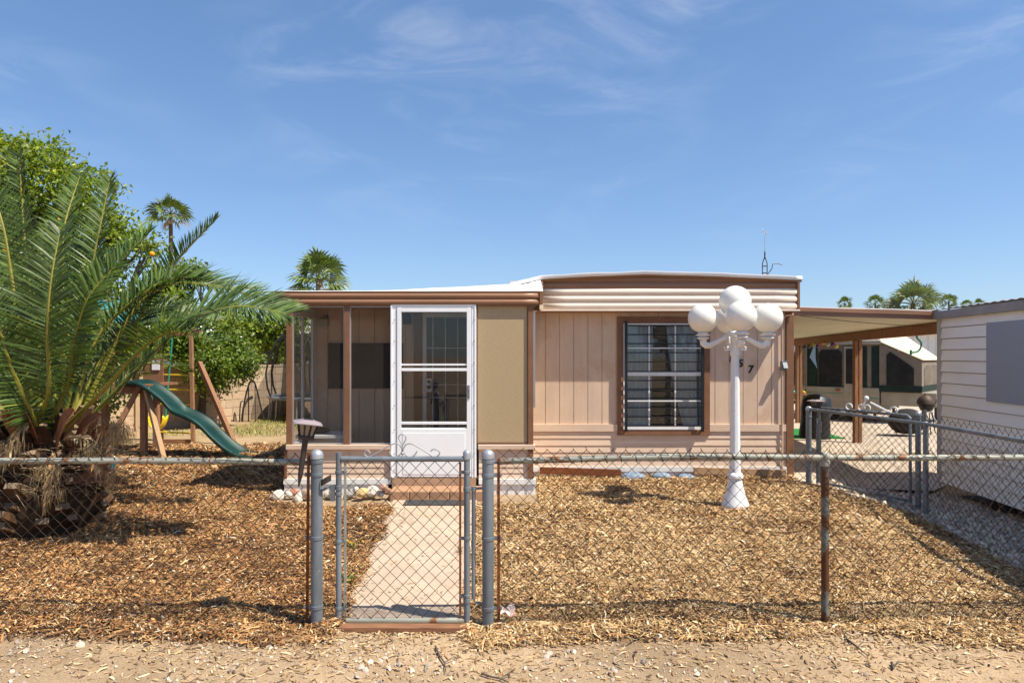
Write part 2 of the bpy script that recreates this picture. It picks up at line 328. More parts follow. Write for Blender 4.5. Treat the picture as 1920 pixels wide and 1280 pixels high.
def scatter(name, P, ang, Lh, Wh, tilt, roll, colr, mat, ridge=.25):
    """many small folded slivers as one mesh; P centre, Lh/Wh half sizes"""
    n = len(P); d = np.stack([np.cos(ang)*np.cos(tilt), np.sin(ang)*np.cos(tilt), np.sin(tilt)], -1)
    s = np.stack([-np.sin(ang), np.cos(ang), np.zeros(n)], -1); up = np.cross(d, s)
    s2 = s*np.cos(roll)[:, None]+up*np.sin(roll)[:, None]; up2 = np.cross(d, s2)
    Lh = Lh[:, None]; Wh = Wh[:, None]; tap = RNG.uniform(.35, 1, (n, 1)); tap2 = RNG.uniform(.35, 1, (n, 1)); bend = RNG.normal(0, .22, (n, 1))*Lh
    v = np.stack([P-d*Lh-s2*Wh*tap, P-d*Lh+up2*Wh*ridge, P-d*Lh+s2*Wh*tap,
                  P-s2*Wh+up2*bend, P+up2*(Wh*ridge*2+bend), P+s2*Wh+up2*bend,
                  P+d*Lh-s2*Wh*tap2, P+d*Lh+up2*Wh*ridge, P+d*Lh+s2*Wh*tap2], 1).reshape(-1, 3)
    q = np.array([[0,3,4,1],[1,4,5,2],[3,6,7,4],[4,7,8,5]]); F = (np.arange(n)[:, None, None]*9+q[None]).reshape(-1, 4)
    me = bpy.data.meshes.new(name); me.vertices.add(len(v)); me.vertices.foreach_set('co', v.astype(np.float32).ravel())
    me.loops.add(F.size); me.loops.foreach_set('vertex_index', F.ravel().astype(np.int32)); me.polygons.add(len(F))
    me.polygons.foreach_set('loop_start', np.arange(0, F.size, 4, dtype=np.int32)); me.polygons.foreach_set('loop_total', np.full(len(F), 4, dtype=np.int32))
    me.update(); me.validate()
    at = me.color_attributes.new('Col', 'FLOAT_COLOR', 'POINT'); c = np.concatenate([np.repeat(colr, 9, axis=0), np.ones((n*9, 1))], 1)
    at.data.foreach_set('color', c.astype(np.float32).ravel()); me.materials.append(mat)
    o = bpy.data.objects.new(name, me); COL.objects.link(o); return o
PAL = np.array([[.62,.47,.285],[.49,.33,.165],[.38,.245,.125],[.27,.160,.080],[.15,.090,.052],[.060,.040,.028],[.70,.58,.41]])
def chips(n, x0, x1, y0, y1, size, powy=1.6):
    y = y0+(y1-y0)*RNG.random(n*2)**powy; x = RNG.uniform(x0, x1, n*2)
    k = (np.abs(x) < .98*y+.4) & (RNG.random(n*2) < mulch(x, y)*1.05-.04); x = x[k][:n]; y = y[k][:n]; n = len(x)
    left = 1-sm(-1.6, .2, x); patch = .8*vnoise(x, y, 21, 1.7)+.8*vnoise(x, y, 22, 5.5)
    t = np.clip(RNG.normal(2.0, 1.55, n)+left*1.4+(patch-.80)*2.2, 0, 5.99); i = t.astype(int); pale = RNG.random(n) < .035
    c = PAL[i]*np.array([1.02,.98,.88])*RNG.uniform(.75, 1.2, (n, 1)); c[pale] = PAL[6]; red = RNG.random(n) < .10+.42*left; c[red] *= np.array([1.05, .80, .62])
    Lh = size*np.exp(RNG.normal(0, .45, n))*.5; Wh = np.minimum(Lh*.5, size*.115*np.exp(RNG.normal(0, .4, n)))
    st = RNG.random(n) < .07; Lh[st] *= 2.1; Wh[st] *= .75
    P = np.stack([x, y, tz(x, y)+RNG.uniform(.002, .026, n)], -1)
    return P, RNG.uniform(0, 6.28, n), Lh, Wh, RNG.normal(0, .30, n), RNG.normal(0, .5, n), c
sets = [chips(142000, -6.4, 4.3, 4.0, 6.2, .033, 1.2), chips(100000, -8.2, 4.3, 5.9, 9.0, .037, 1.15), chips(40000, -10, -2.5, 8.6, 12.6, .056, 1.1)]
A = [np.concatenate([s[k] for s in sets]) for k in range(7)]
wc = scatter('wood_chips', *A, CHIP); tag(wc, 'golden brown shredded wood mulch covering the front yard', 'mulch', kind='stuff')
# chips and twigs strewn on the dirt in front of the fence
n = 18000; x = RNG.uniform(-3.6, 3.9, n); y = 4.32-RNG.random(n)**2.8*(.60+.55*vnoise(x, x*0, 35, .9))+(vnoise(x, x*0, 31, 1.6)-.5)*.25
k = (y > 3.3) & (RNG.random(n) < .25+.75*vnoise(x, y, 33, 2.6)) ; x = x[k]; y = y[k]; n = len(x)
c = PAL[np.clip(RNG.normal(2.3, 1.6, n), 0, 5).astype(int)]*RNG.uniform(.8, 1.15, (n, 1)); Lh = .0125*np.exp(RNG.normal(0, .55, n)); Lh = np.minimum(Lh, .030); Wh = np.minimum(Lh*RNG.uniform(.12, .4, n), .006)
wl = scatter('wood_chip_litter', np.stack([x, y, tz(x, y)+.006], -1), RNG.uniform(0, 6.28, n), Lh, Wh, RNG.normal(0, .12, n), RNG.normal(0, .3, n), c, CHIP)
tag(wl, 'loose wood chips strewn over the dirt verge outside the fence', 'mulch', kind='stuff')
n = 9000; x = RNG.uniform(-3.8, 4.0, n); y = RNG.uniform(3.35, 4.5, n); k = RNG.random(n) < .06+.6*sm(.5, .8, vnoise(x, y, 41, 1.9)); x = x[k]; y = y[k]; n = len(x)
c = np.array([.40,.33,.27])*RNG.uniform(.5, 1.5, (n, 1)); Lh = .0048*np.exp(RNG.normal(0, .5, n))
gv = scatter('gravel', np.stack([x, y, tz(x, y)+.003], -1), RNG.uniform(0, 6.28, n), Lh, Lh*.8, RNG.normal(0, .2, n), RNG.normal(0, .3, n), np.minimum(c, .8), CHIP, 1.0)
tag(gv, 'pale pebbles scattered on the dirt verge', 'gravel', kind='stuff')
n = 420; y = 4.4+RNG.random(n)*3.1; l, r = path_x(y); e = RNG.random(n)**2.2*.45; x = np.where(RNG.random(n) < .6, l+e, r-e)
Lh = .014*np.exp(RNG.normal(0, .4, n)); c = PAL[np.clip(RNG.normal(2.0, 1.5, n), 0, 5).astype(int)]
wp = scatter('path_litter', np.stack([x, y, .12*sm(4.6, 7.4, y)+.021], -1), RNG.uniform(0, 6.28, n), Lh, np.minimum(Lh*.25, .005), RNG.normal(0, .08, n), RNG.normal(0, .2, n), c, CHIP)
tag(wp, 'stray wood chips lying on the concrete path', 'mulch', kind='stuff')
# gravel beside the shed
n = 22000; x = RNG.uniform(3.5, 5.6, n); y = RNG.uniform(4.6, 8.8, n); k = (x > xright(y)-.08) & (x < .8*y+.2); x = x[k]; y = y[k]; n = len(x)
c = np.array([.54,.44,.34])*RNG.uniform(.45, 1.6, (n, 1)); Lh = .011*np.exp(RNG.normal(0, .4, n))
gv2 = scatter('drive_gravel', np.stack([x, y, tz(x, y)+.010], -1), RNG.uniform(0, 6.28, n), Lh, Lh*.8, RNG.normal(0, .2, n), RNG.normal(0, .3, n), np.minimum(c, .8), CHIP, 1.0)
tag(gv2, 'grey crushed gravel between the side fence and the shed', 'gravel', kind='stuff')

# path, driveway
pb = MB(); P = []
for k in range(25):
    yy = 4.33+(7.62-4.33)*k/24; l, r = path_x(yy); P.append([(float(l), yy, .12*float(sm(4.6, 7.4, yy))+.016), (float(r), yy, .12*float(sm(4.6, 7.4, yy))+.016)])
pb.grid(P)
pa = pb.build('path', CONC, None); tag(pa, 'pale tan concrete path from the gate to the door step', 'path', kind='structure')
db = MB(); db.grid([[(3.70, 8.35, .128), (4.4, 8.45, .095), (5.5, 8.9, -.02)], [(3.70, 12.0, .126), (5, 12.0, .126), (9.0, 12.0, .126)], [(3.70, 24, .126), (8, 24, .126), (16, 24, .126)]])
dr = db.build('driveway', DRIVE, None); tag(dr, 'pale concrete driveway under the carport', 'driveway', kind='structure')
# dry grass beside the block wall
n = 5000; x = RNG.uniform(-7.4, -4.6, n); y = RNG.uniform(13.6, 18.6, n); k = RNG.random(n) < sm(.45, .7, vnoise(x, y, 51, 1.1)+.25*(x > -6.2)); x = x[k]; y = y[k]; n = len(x)
c = np.array([[.12,.16,.03]])*RNG.uniform(.6, 1.5, (n, 1))+np.array([[.24,.16,.07]])*(RNG.random((n, 1)) < .6)
gs = scatter('grass', np.stack([x, y, tz(x, y)+.04], -1), RNG.uniform(0, 6.28, n), RNG.uniform(.02, .05, n), np.full(n, .005), RNG.normal(.9, .5, n), RNG.normal(0, .3, n), c, CHIP)
tag(gs, 'sparse green grass growing by the trampoline and block wall', 'grass', kind='stuff')

# ------------------------------------------------------------------ the home
def PX(px, Y): return (px-960)/1280*Y
def PZ(py, Y): return CAMH-(py-668)/1280*Y
HY = 8.80; PY_ = 7.95; FY = 8.57
home = thing('mobile_home', 'tan mobile home with brown trim, screened porch and cream corrugated eave', 'house', (.5, 8.8, .1))
hx0, hx1 = PX(1001, HY), PX(1475, HY); HB = PZ(874, HY)
# main front wall: grooved panels above, lapped boards below
wb = MB(); z0, z1 = PZ(795, HY), 2.30; wx0, wx1 = PX(1160, HY), PX(1326, HY); wz0, wz1 = PZ(813, HY), PZ(596, HY)
wb.box(-.02, 3.60, HY+.012, HY+.10, .30, wz0); wb.box(-.02, 3.60, HY+.012, HY+.10, wz1, 2.7); wb.box(-.02, wx0, HY+.012, HY+.10, wz0, wz1); wb.box(wx1, 3.60, HY+.012, HY+.10, wz0, wz1)
x = hx0-.03
while x < hx1:
    xe = min(x+.178, hx1); a0, a1 = x+.0018, xe-.0018
    if a1 < wx0 or a0 > wx1: wb.box(a0, a1, HY, HY+.012, z0, z1)
    else:
        wb.box(a0, a1, HY, HY+.012, wz1, z1)
        if a0 < wx0: wb.box(a0, wx0, HY, HY+.012, z0, wz1)
        if a1 > wx1: wb.box(wx1, a1, HY, HY+.012, z0, wz1)
    x += .182
wb.build('wall', SIDE, home)
sb = MB(); sb.box(3.60, 3.618, HY+.02, 22, .30, 2.62); sb.build('side_wall', SIDE, home)
def laps(mb, x0, x1, y, za, zb, n, jogs=()):
    h = (zb-za)/n
    for k in range(n):
        a = za+k*h; off = random.uniform(-.002, .002)
        mb.extrude([(y-.013, a+off), (y-.013, a+.004+off), (y-.003, a+h+.012), (y+.008, a+h+.012), (y+.008, a+off)], x0, x1)
lb = MB(); laps(lb, hx0-.03, hx1, HY, HB, PZ(808, HY), 5); lb.box(hx0-.03, wx0, HY-.026, HY, PZ(808, HY), PZ(795, HY)); lb.box(wx1, hx1, HY-.026, HY, PZ(808, HY), PZ(795, HY))
lb.build('lap_siding', LAP, home)
cb = MB(); cb.box(PX(1473, HY), PX(1487, HY), HY-.03, HY+.06, .14, 2.30); cb.build('corner_post', BROWN, home, bevel=.004)
kb = MB(); kb.box(hx0-.03, 3.56, HY-.028, HY+.02, PZ(883, HY), HB); x = hx0
while x < 3.5:
    kb.box(x, x+.085, HY-.010, HY+.02, .02, PZ(883, HY)); kb.box(x+.085, x+.125, HY+.003, HY+.02, .02, PZ(883, HY)); x += .125
kb.box(3.50, 3.53, HY-.032, HY+.03, .02, PZ(876, HY)-.001)
kb.build('skirting', SKIRT, home)
# corrugated eave
fx0, fx1 = PX(1013, FY), PX(1500, FY)
def crown_z(x): t = (x-fx0)/(fx1-fx0); return np.interp(t, [0, .18, .40, .62, 1], [PZ(524.5, FY), PZ(519.5, FY), PZ(515.5, FY), PZ(518, FY), PZ(526, FY)])
eb = MB(); za, zb = PZ(580, FY), PZ(540, FY); prof = []
m = 48
for k in range(m+1):
    t = k/m; w = (t*3) % 1 if k < m else 1
    prof.append((FY+.024*(1-abs(math.sin(math.pi*min(1, w*1.05)))**.55), za+(zb-za)*t))
eb.grid([[(xx, p, q) for p, q in prof] for xx in np.linspace(fx0+.03, fx1-.03, 12)])
eb.build('eave_cladding', CREAM, home, smooth=True, solid=.004)
eb = MB(); P = []
for xx in np.linspace(fx0, fx1-.03, 40):
    top = crown_z(xx)-.01; row = []
    for k in range(31):
        t = k/30; z = zb-.004+(PZ(513, FY)-zb)*t; zc_ = min(z, top); w = (t*2.2) % 1
        row.append((xx, FY+.006+.020*(1-abs(math.sin(math.pi*w))**.6), zc_))
    P.append(row)
eb.grid(P); eb.build('brown_eave_cladding', BROWNM, home, smooth=True, solid=.003)
eb = MB(); eb.box(fx1-.035, fx1, FY-.004, FY+.10, za-.01, crown_z(fx1)-.02); eb.build('eave_end_trim', BROWN, home, bevel=.003)
eb = MB(); eb.box(fx0+.004, fx0+.034, FY-.012, FY+.04, PZ(540, FY), crown_z(fx0)-.02); eb.box(fx0-.01, fx0+.03, FY-.010, FY+.16, za-.006, PZ(566, FY)); eb.box(fx0, fx1, FY-.008, FY+.05, za-.022, za-.002)
eb.build('eave_edge_trim', CREAM, home, bevel=.004)
eb = MB(); P = []
for xx in np.linspace(fx0-.02, fx1+.01, 40):
    z = crown_z(xx); P.append([(xx, FY-.022, z-.022), (xx, FY-.024, z+.020), (xx, FY+.03, z+.022)])
eb.grid(P); eb.build('roof_edge', BROWNM, home, smooth=True, solid=.006)
# soffit and cap
eb = MB(); eb.box(-.02, 3.60, FY+.004, HY+.03, za-.028, za-.012); eb.build('soffit', BROWNM, home)
rb = MB(); P = []
for xx in np.linspace(-.06, fx1+.015, 44):
    z = float(crown_z(max(xx, fx0)))-(.10*(fx0-xx)/.4 if xx < fx0 else 0); row = []
    for yy in (FY-.030, FY-.028, FY+.02, FY+.12, 9.4, 14, 22.0):
        j = .006*(vnoise(xx, yy, 61, 6)-.5)
        row.append((xx, yy, z+.018+j if yy > FY-.029 else z+.004+j*.5))
    row[1] = (xx, FY-.029, z+.046+.012*(float(vnoise(xx, 1, 62, 7))-.5)); P.append(row)
rb.grid(P)
rb.build('roof', ROOFW, home, smooth=True, solid=.008)
# window
win = MB(); tx0, tx1, tz0, tz1 = PX(1157, HY), PX(1330, HY), PZ(815, HY), PZ(594, HY); ix0, ix1, iz0, iz1 = PX(1168, HY), PX(1319, HY), PZ(805, HY), PZ(606, HY)
win.box(tx0, tx1, HY-.034, HY+.02, iz1, tz1); win.box(tx0, tx1, HY-.034, HY+.02, tz0, iz0); win.box(tx0, ix0, HY-.032, HY+.02, iz0, iz1); win.box(ix1, tx1, HY-.032, HY+.02, iz0, iz1)
wo = win.build('window', BROWN, home, bevel=.003)
f = MB(); t = .026
f.box(ix0, ix1, HY-.02, HY+.03, iz0, iz0+.045); f.box(ix0, ix1, HY-.02, HY+.03, iz1-t, iz1); f.box(ix0, ix0+t, HY-.018, HY+.03, iz0+.045, iz1-t); f.box(ix1-t, ix1, HY-.018, HY+.03, iz0+.045, iz1-t)
mr = PZ(701, HY); f.box(ix0+t, ix1-t, HY-.012, HY+.026, mr-.024, mr+.024); f.build('window_frame', WHITEM, wo, bevel=.003)
f = MB()
for px in (1217.5, 1266.5): f.box(PX(px, HY)-.008, PX(px, HY)+.008, HY+.008, HY+.018, iz0+.04, mr-.024); f.box(PX(px, HY)-.008, PX(px, HY)+.008, HY+.008, HY+.018, mr+.024, iz1-t)
for py in (652.5, 751.5): f.box(ix0+t, ix1-t, HY+.0095, HY+.0165, PZ(py, HY)-.008, PZ(py, HY)+.008)
f.build('muntin', WHITEM, wo)
f = MB(); f.box(ix0+.01, ix1-.01, HY+.020, HY+.023, iz0+.03, iz1-.01); f.build('pane', GLASSY, wo)
f = MB()
for py in (610.3, 627.3, 644.0, 661.0, 678.2, 696.0, 713, 729.5, 746.5, 763.2, 780.2, 797.2): f.bar((PX(1171, HY), HY-.075, PZ(py, HY)), (PX(1315, HY), HY-.075, PZ(py, HY)), .014)
for px in (1172, 1314): f.box(PX(px, HY)-.017, PX(px, HY)+.017, HY-.088, HY-.066, PZ(808, HY), PZ(602, HY))
for px in (1172, 1314):
    for py in (604, 804): f.box(PX(px, HY)-.012, PX(px, HY)+.012, HY-.07, HY-.03, PZ(py, HY)-.012, PZ(py, HY)+.012)
f.build('window_bar', BLACK, wo)
def curtain(mb, xa0, xa1, xb0, xb1, zt, zb_, y, n=14):   # hanging folds: top from xa0 to xa1, bottom from xb0 to xb1
    P = []
    for i in range(n*4+1):
        t = i/(n*4); P.append([(xa0+(xa1-xa0)*t+(xb0+(xb1-xb0)*t-xa0-(xa1-xa0)*t)*(s**1.6), y+.02*math.sin(t*n*2*math.pi*.5+s), zt+(zb_-zt)*s) for s in np.linspace(0, 1, 8)])
    mb.grid(P)
f = MB(); curtain(f, ix0, ix0+.40, ix0, ix0+.36, iz1, iz0-.1, HY+.07, 7); f.build('curtain', CURT, wo, smooth='all'); f = MB(); curtain(f, ix1-.46, ix1, ix1-.20, ix1, iz1, iz0-.1, HY+.075, 7); f.build('curtain', CURT, wo, smooth='all')
f = MB()
for k in range(30): z = iz0+.45+k*.030; f.box(ix0+.36, ix1-.40, HY+.13, HY+.15, z, z+.004)
f.build('blind', M('grey_blind', (.10,.095,.085), .7, var=.1), wo)
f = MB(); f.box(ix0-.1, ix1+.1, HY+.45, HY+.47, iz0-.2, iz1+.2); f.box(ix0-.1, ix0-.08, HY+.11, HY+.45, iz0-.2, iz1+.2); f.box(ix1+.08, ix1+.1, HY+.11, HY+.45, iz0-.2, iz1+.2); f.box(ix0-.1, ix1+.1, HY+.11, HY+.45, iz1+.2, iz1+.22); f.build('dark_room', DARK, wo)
# house number, conduit
for ch, px, py in (('1', 1369, 672), ('5', 1387.5, 681.5), ('7', 1406.5, 692.5)):
    cu = bpy.data.curves.new('house_number', 'FONT'); cu.body = ch; cu.size = .135; cu.extrude = .006; cu.shear = .12; cu.align_x = 'CENTER'; cu.align_y = 'CENTER'; cu.offset = .0035
    to = bpy.data.objects.new('tmp', cu); COL.objects.link(to); dg = bpy.context.evaluated_depsgraph_get()
    me = bpy.data.meshes.new_from_object(to.evaluated_get(dg)); bpy.data.objects.remove(to)
    me.transform(Matrix.Translation(Vector((PX(px, HY), HY-.010, PZ(py, HY)))-ORG[home.name]) @ Matrix.Rotation(R(90), 4, 'X')); me.materials.clear(); me.materials.append(BLACK)
    no = bpy.data.objects.new('house_number', me); COL.objects.link(no); no.parent = home; no['label'] = 'black digit '+ch+' of the house number'
f = MB(); cx = PX(1465, HY); f.tube([(cx, HY-.03, .30), (cx, HY-.03, PZ(604, HY)), (cx+.01, HY-.035, PZ(597, HY)), (cx+.04, HY-.05, PZ(592, HY)), (cx+.13, HY-.06, PZ(590, HY))], .012, 8)
f.build('conduit', LAP, home, smooth=True)
f = MB(); f.box(cx-.025, cx+.045, HY-.085, HY-.018, PZ(694, HY), PZ(677, HY)); f.extrude([(HY-.13, PZ(690, HY)), (HY-.086, PZ(679, HY)), (HY-.086, PZ(692, HY))], cx-.02, cx+.04); f.build('junction_box', GALV, home, bevel=.004)

# ---- screened porch
pxl, pxr = PX(537, PY_), PX(1000, PY_); SZ = PZ(833, PY_); TZ = PZ(574, PY_); BZ = PZ(897, PY_); BACK = 9.0
dl, dr_ = PX(735, PY_), PX(893, PY_)
f = MB()
for a, b in ((537, 548.5), (645.5, 656), (990, 1000)): f = MB(); f.box(PX(a, PY_), PX(b, PY_), PY_-.012, PY_+.05, SZ, TZ); f.build('porch_post', BROWN, home, bevel=.003)
f = MB()
f.box(PX(990, PY_), PX(1000, PY_), PY_-.018, PY_+.05, BZ, SZ-.066); f.build('corner_board', BROWN, home, bevel=.003); f = MB(); f.box(PX(533, PY_), PX(538, PY_), PY_-.010, PY_+.05, BZ, SZ-.066)
f.build('corner_board', BROWN, home, bevel=.003)
f = MB(); f.box(pxl, dl, PY_-.03, PY_+.08, PZ(842, PY_), SZ); f.build('porch_sill', LAP, home, bevel=.005); f = MB(); f.box(dr_+.02, pxr+.02, PY_-.03, PY_+.08, PZ(842, PY_), SZ); f.build('porch_sill', LAP, home, bevel=.005)
f = MB(); laps(f, PX(538, PY_), dl-.002, PY_+.02, BZ, PZ(842, PY_)-.012, 5); f.build('porch_lap_siding', LAP, home); f = MB(); laps(f, dr_+.03, PX(990, PY_), PY_+.02, BZ, PZ(842, PY_)-.012, 5); f.build('porch_lap_siding', LAP, home); f = MB(); f.box(pxr-.06, pxr-.01, PY_+.05, HY, .2, SZ-.02); f.build('porch_end_siding', LAP, home); f = MB()
f.box(pxl+.0, pxl+.05, PY_+.052, BACK, .2, SZ-.02); f.build('porch_lap_siding', LAP, home)
f = MB(); f.box(PX(532, PY_), dl-.004, PY_-.012, PY_+.05, PZ(907, PY_), BZ-.001); f.build('porch_skirt_band', SKIRT, home); f = MB(); f.box(dr_+.03, PX(1005, PY_), PY_-.019, PY_+.05, PZ(907, PY_), BZ-.003); f.build('porch_skirt_band', SKIRT, home)
for xa, xb in ((PX(533, PY_), dl-.01), (dr_+.04, PX(1004, PY_))):
    x = xa; f = MB()
    while x < xb-.05: f.box(x, min(x+.08, xb), PY_+.002, PY_+.03, .0, PZ(907, PY_)); f.box(x+.08, min(x+.11, xb), PY_+.014, PY_+.03, .0, PZ(907, PY_)); x += .11
    f.build('porch_skirting', SKIRT, home)
# metal fascia gutter of the porch
f = MB(); za, zb = PZ(571, PY_), PZ(548, PY_); prof = []
for k in range(25):
    t = k/24; prof.append((PY_-.038+.026*(1-abs(math.sin(math.pi*((t*2+.1) % 1)))**.6), za+(zb-za)*t))
x0, x1 = PX(511, PY_), PX(1017, PY_)
f.grid([[(xx, p, q) for p, q in prof] for xx in np.linspace(x0, x1, 14)]); f.build('porch_fascia', BROWNM, home, smooth=True, solid=.004)
f = MB(); f.box(x1-.035, x1+.004, PY_-.048, PY_+.02, za, zb+.008); f.box(x0, x1, PY_-.030, PY_+.04, zb-.002, zb+.010); f.build('fascia_end_cap', BROWN, home, bevel=.003)
f = MB(); f.box(pxl-.02, dl, PY_-.022, PY_+.05, TZ, za+.002); f.box(dr_, pxr+.02, PY_-.022, PY_+.05, TZ, za+.002); f.box(dl, dr_, PY_-.026, PY_+.05, PZ(570, PY_), za+.004); f.build('porch_header', BROWN, home, bevel=.002)
# white coated porch roof, rising to the home
f = MB(); P = []
for xx in np.linspace(x0+.1, .36, 40):
    t = (xx-x0)/(x1-x0); row = []
    for s, yy in ((0, PY_-.03), (.02, PY_-.02), (.25, PY_+.3), (.6, PY_+.7), (1, 9.3)):
        top = .035+.200*t**1.1+(.07*sm(.93, 1.0, t)); j = .016*(float(vnoise(xx, yy, 71, 3.5))-.5)
        row.append((xx, yy, zb+.012+(top*sm(0, 1, s**.8) if s else 0)+(j if s else 0)))
    P.append(row)
    P[-1] += [(xx, 14.0, P[-1][-1][2]+.02)]
f.grid(P); f.build('porch_roof', ROOFW, home, smooth='all', solid=.01)
f = MB(); f.box(pxl, .25, PY_+.06, BACK+.1, 2.345, 2.36); f.build('porch_ceiling', SIDE, home)
f = MB(); f.box(pxl, .22, PY_+.05, BACK+.1, .30, .33); f.build('porch_floor', CONC, home)
f = MB(); x = pxl
while x < .24:
    xe = min(x+.20, .24)
    if not (x > PX(795, BACK)-.18 and xe < PX(885, BACK)+.2): f.box(x+.004, xe-.004, BACK, BACK+.02, .33, 2.345)
    x += .205
f.box(pxl, .26, BACK+.02, BACK+.05, .33, 2.345)
f.build('porch_back_wall', SIDE, home)
f = MB(); lx = pxl+.02; f.box(lx, lx+.03, PY_+.06, BACK, 2.22, 2.34); f.box(lx, lx+.03, PY_+.06, PY_+.12, SZ, 2.22); f.box(lx, lx+.03, BACK-.16, BACK, SZ, 2.22); f.box(lx+.005, lx+.028, PY_+.46, PY_+.52, SZ, 2.22); f.box(lx-.01, lx+.05, PY_+.06, BACK, SZ-.03, SZ); f.build('porch_side_frame', WHITE, home)
f = MB(); f.box(lx+.012, lx+.014, PY_+.1, BACK-.14, SZ, 2.22); f.build('side_screen', SCREEN, home)
f = MB(); f.box(pxr-.045, pxr-.015, PY_+.06, HY-.02, 2.2, 2.34); f.box(pxr-.03, pxr-.025, PY_+.06, HY-.02, SZ, 2.2); f.build('porch_end_screen', SUNSC, home)
f = MB(); f.box(pxr+.0, pxr+.026, PY_+.10, PY_+.13, PZ(765, PY_), PZ(583, PY_)); f.build('screen_edge_strip', ALU, home)
def panel(px0, px1, py0, py1, mt, name, fr=.012):
    a, b, c, d = PX(px0, PY_), PX(px1, PY_), PZ(py1, PY_), PZ(py0, PY_)
    q = MB(); q.box(a, b, PY_+.012, PY_+.014, c, d); o = q.build(name, mt, home)
    q = MB(); q.box(a, b, PY_+.004, PY_+.020, c, c+fr); q.box(a, b, PY_+.004, PY_+.020, d-fr, d); q.box(a, a+fr, PY_+.005, PY_+.019, c+fr, d-fr); q.box(b-fr, b, PY_+.005, PY_+.019, c+fr, d-fr); q.build('screen_frame', ALU if mt is SCREEN else BROWN, o)
panel(548.5, 645.5, 574, 832, SCREEN, 'screen_panel'); panel(656, 734, 574, 832, SCREEN, 'screen_panel'); panel(894, 990, 572, 831, SUNSC, 'sun_screen')
# door
d0, d1 = PX(745, PY_), PX(884, PY_); db0, dt = PZ(893, PY_), PZ(577, PY_)
f = MB(); f.box(dl, d0-.006, PY_-.020, PY_+.05, db0-.01, PZ(570.5, PY_)); f.box(d1+.006, dr_, PY_-.020, PY_+.05, db0-.01, PZ(570.5, PY_)); f.box(d0-.006, d1+.006, PY_-.020, PY_+.05, dt+.006, PZ(570.5, PY_)); f.box(dl-.012, dl+.006, PY_-.030, PY_-.020, db0, PZ(572, PY_)); f.box(dr_-.02, dr_-.002, PY_-.028, PY_-.020, db0, PZ(572, PY_))
fo = f.build('door_frame', WHITEM, home, bevel=.002)
f = MB(); Yd = PY_-.03; g0, g1 = PX(753, PY_), PX(875.5, PY_)
for a, b in ((893, 805), (585, 577.5), (795, 790), (695.5, 690), (805, 803)): f.box(g0, g1, Yd, Yd+.03, PZ(a, PY_), PZ(b, PY_))
f.box(d0, g0, Yd, Yd+.03, db0, dt); f.box(g1, d1, Yd, Yd+.03, db0, dt)
do = f.build('screen_door', WHITEM, home, bevel=.003)
f = MB(); f.box(g0+.02, g1-.02, Yd-.004, Yd, PZ(888, PY_), PZ(811, PY_)); f.build('kick_panel', WHITEM, do, bevel=.003)
f = MB(); f.box(g0, g1, Yd+.010, Yd+.022, PZ(685, PY_), PZ(681.5, PY_)); f.build('sash_rail', WHITEM, do); f = MB(); f.box(g0, g1, Yd+.012, Yd+.022, PZ(803, PY_), PZ(801, PY_)); f.build('sash_rail', WHITEM, do)
f = MB(); f.box(g0, g1, Yd+.014, Yd+.017, PZ(804, PY_), PZ(584, PY_)); f.build('door_pane', DOORG, do)
f = MB(); hx = PX(879, PY_); f.box(hx-.014, hx+.012, Yd-.008, Yd, PZ(747, PY_), PZ(722, PY_)); f.tube([(hx, Yd-.006, PZ(726, PY_)), (hx+.004, Yd-.04, PZ(730, PY_)), (hx-.008, Yd-.045, PZ(744, PY_))], .006); f.build('handle', GALV, do)
for py in (600, 640, 680, 715, 760, 805, 850, 880):
    for px in (740, 889): f = MB(); f.ball((PX(px, PY_), PY_-.030, PZ(py, PY_)), .006, 8, 6); f.build('screw', SOLARM, fo)
# inner security door
SY = BACK-.03; s0, s1 = PX(793, SY), PX(888, SY); f = MB()
f.box(s0, s0+.05, SY-.03, SY+.01, .33, 2.3); f.box(s1-.03, s1, SY-.03, SY+.01, .33, 2.3); f.box(s0, s1, SY-.028, SY+.01, 2.24, 2.3); f.box(s0+.05, s1-.03, SY-.026, SY+.01, .33, .40)
for px in (812, 835.5, 858.5): f.bar((PX(px, SY), SY-.015, .38), (PX(px, SY), SY-.015, 2.26), .012)
for py in (652.5, 721, 745, 830): f.bar((s0+.02, SY-.015, PZ(py, SY)), (s1, SY-.015, PZ(py, SY)), .010)
f.box(PX(797, SY), PX(811, SY), SY-.036, SY-.006, PZ(734, SY), PZ(709, SY))
f.build('security_door', WHITE, home)
for py, r in ((715, .020), (725.5, .028)): f = MB(); f.ball((PX(804.5, SY), SY-.04, PZ(py, SY)), r, 12, 8, (1,.6,1)); f.build('door_lock', BLACK, home)
f = MB(); f.box(s0+.03, s1-.01, SY+.011, SY+.014, .36, 2.26); f.build('dark_doorway_plane', M('dark_doorway', (.10,.095,.085), .5, var=.2), home)  # dark brown plane standing in for the unlit interior behind the grille
f = MB(); f.box(s0-.12, s0-.01, SY-.005, SY+.022, .33, 2.32); f.build('door_jamb', BROWN, home)
f = MB(); f.box(dl+.005, dr_-.005, PY_-.03, PY_+.05, .10, db0-.012); f.build('door_riser', TILE, home)
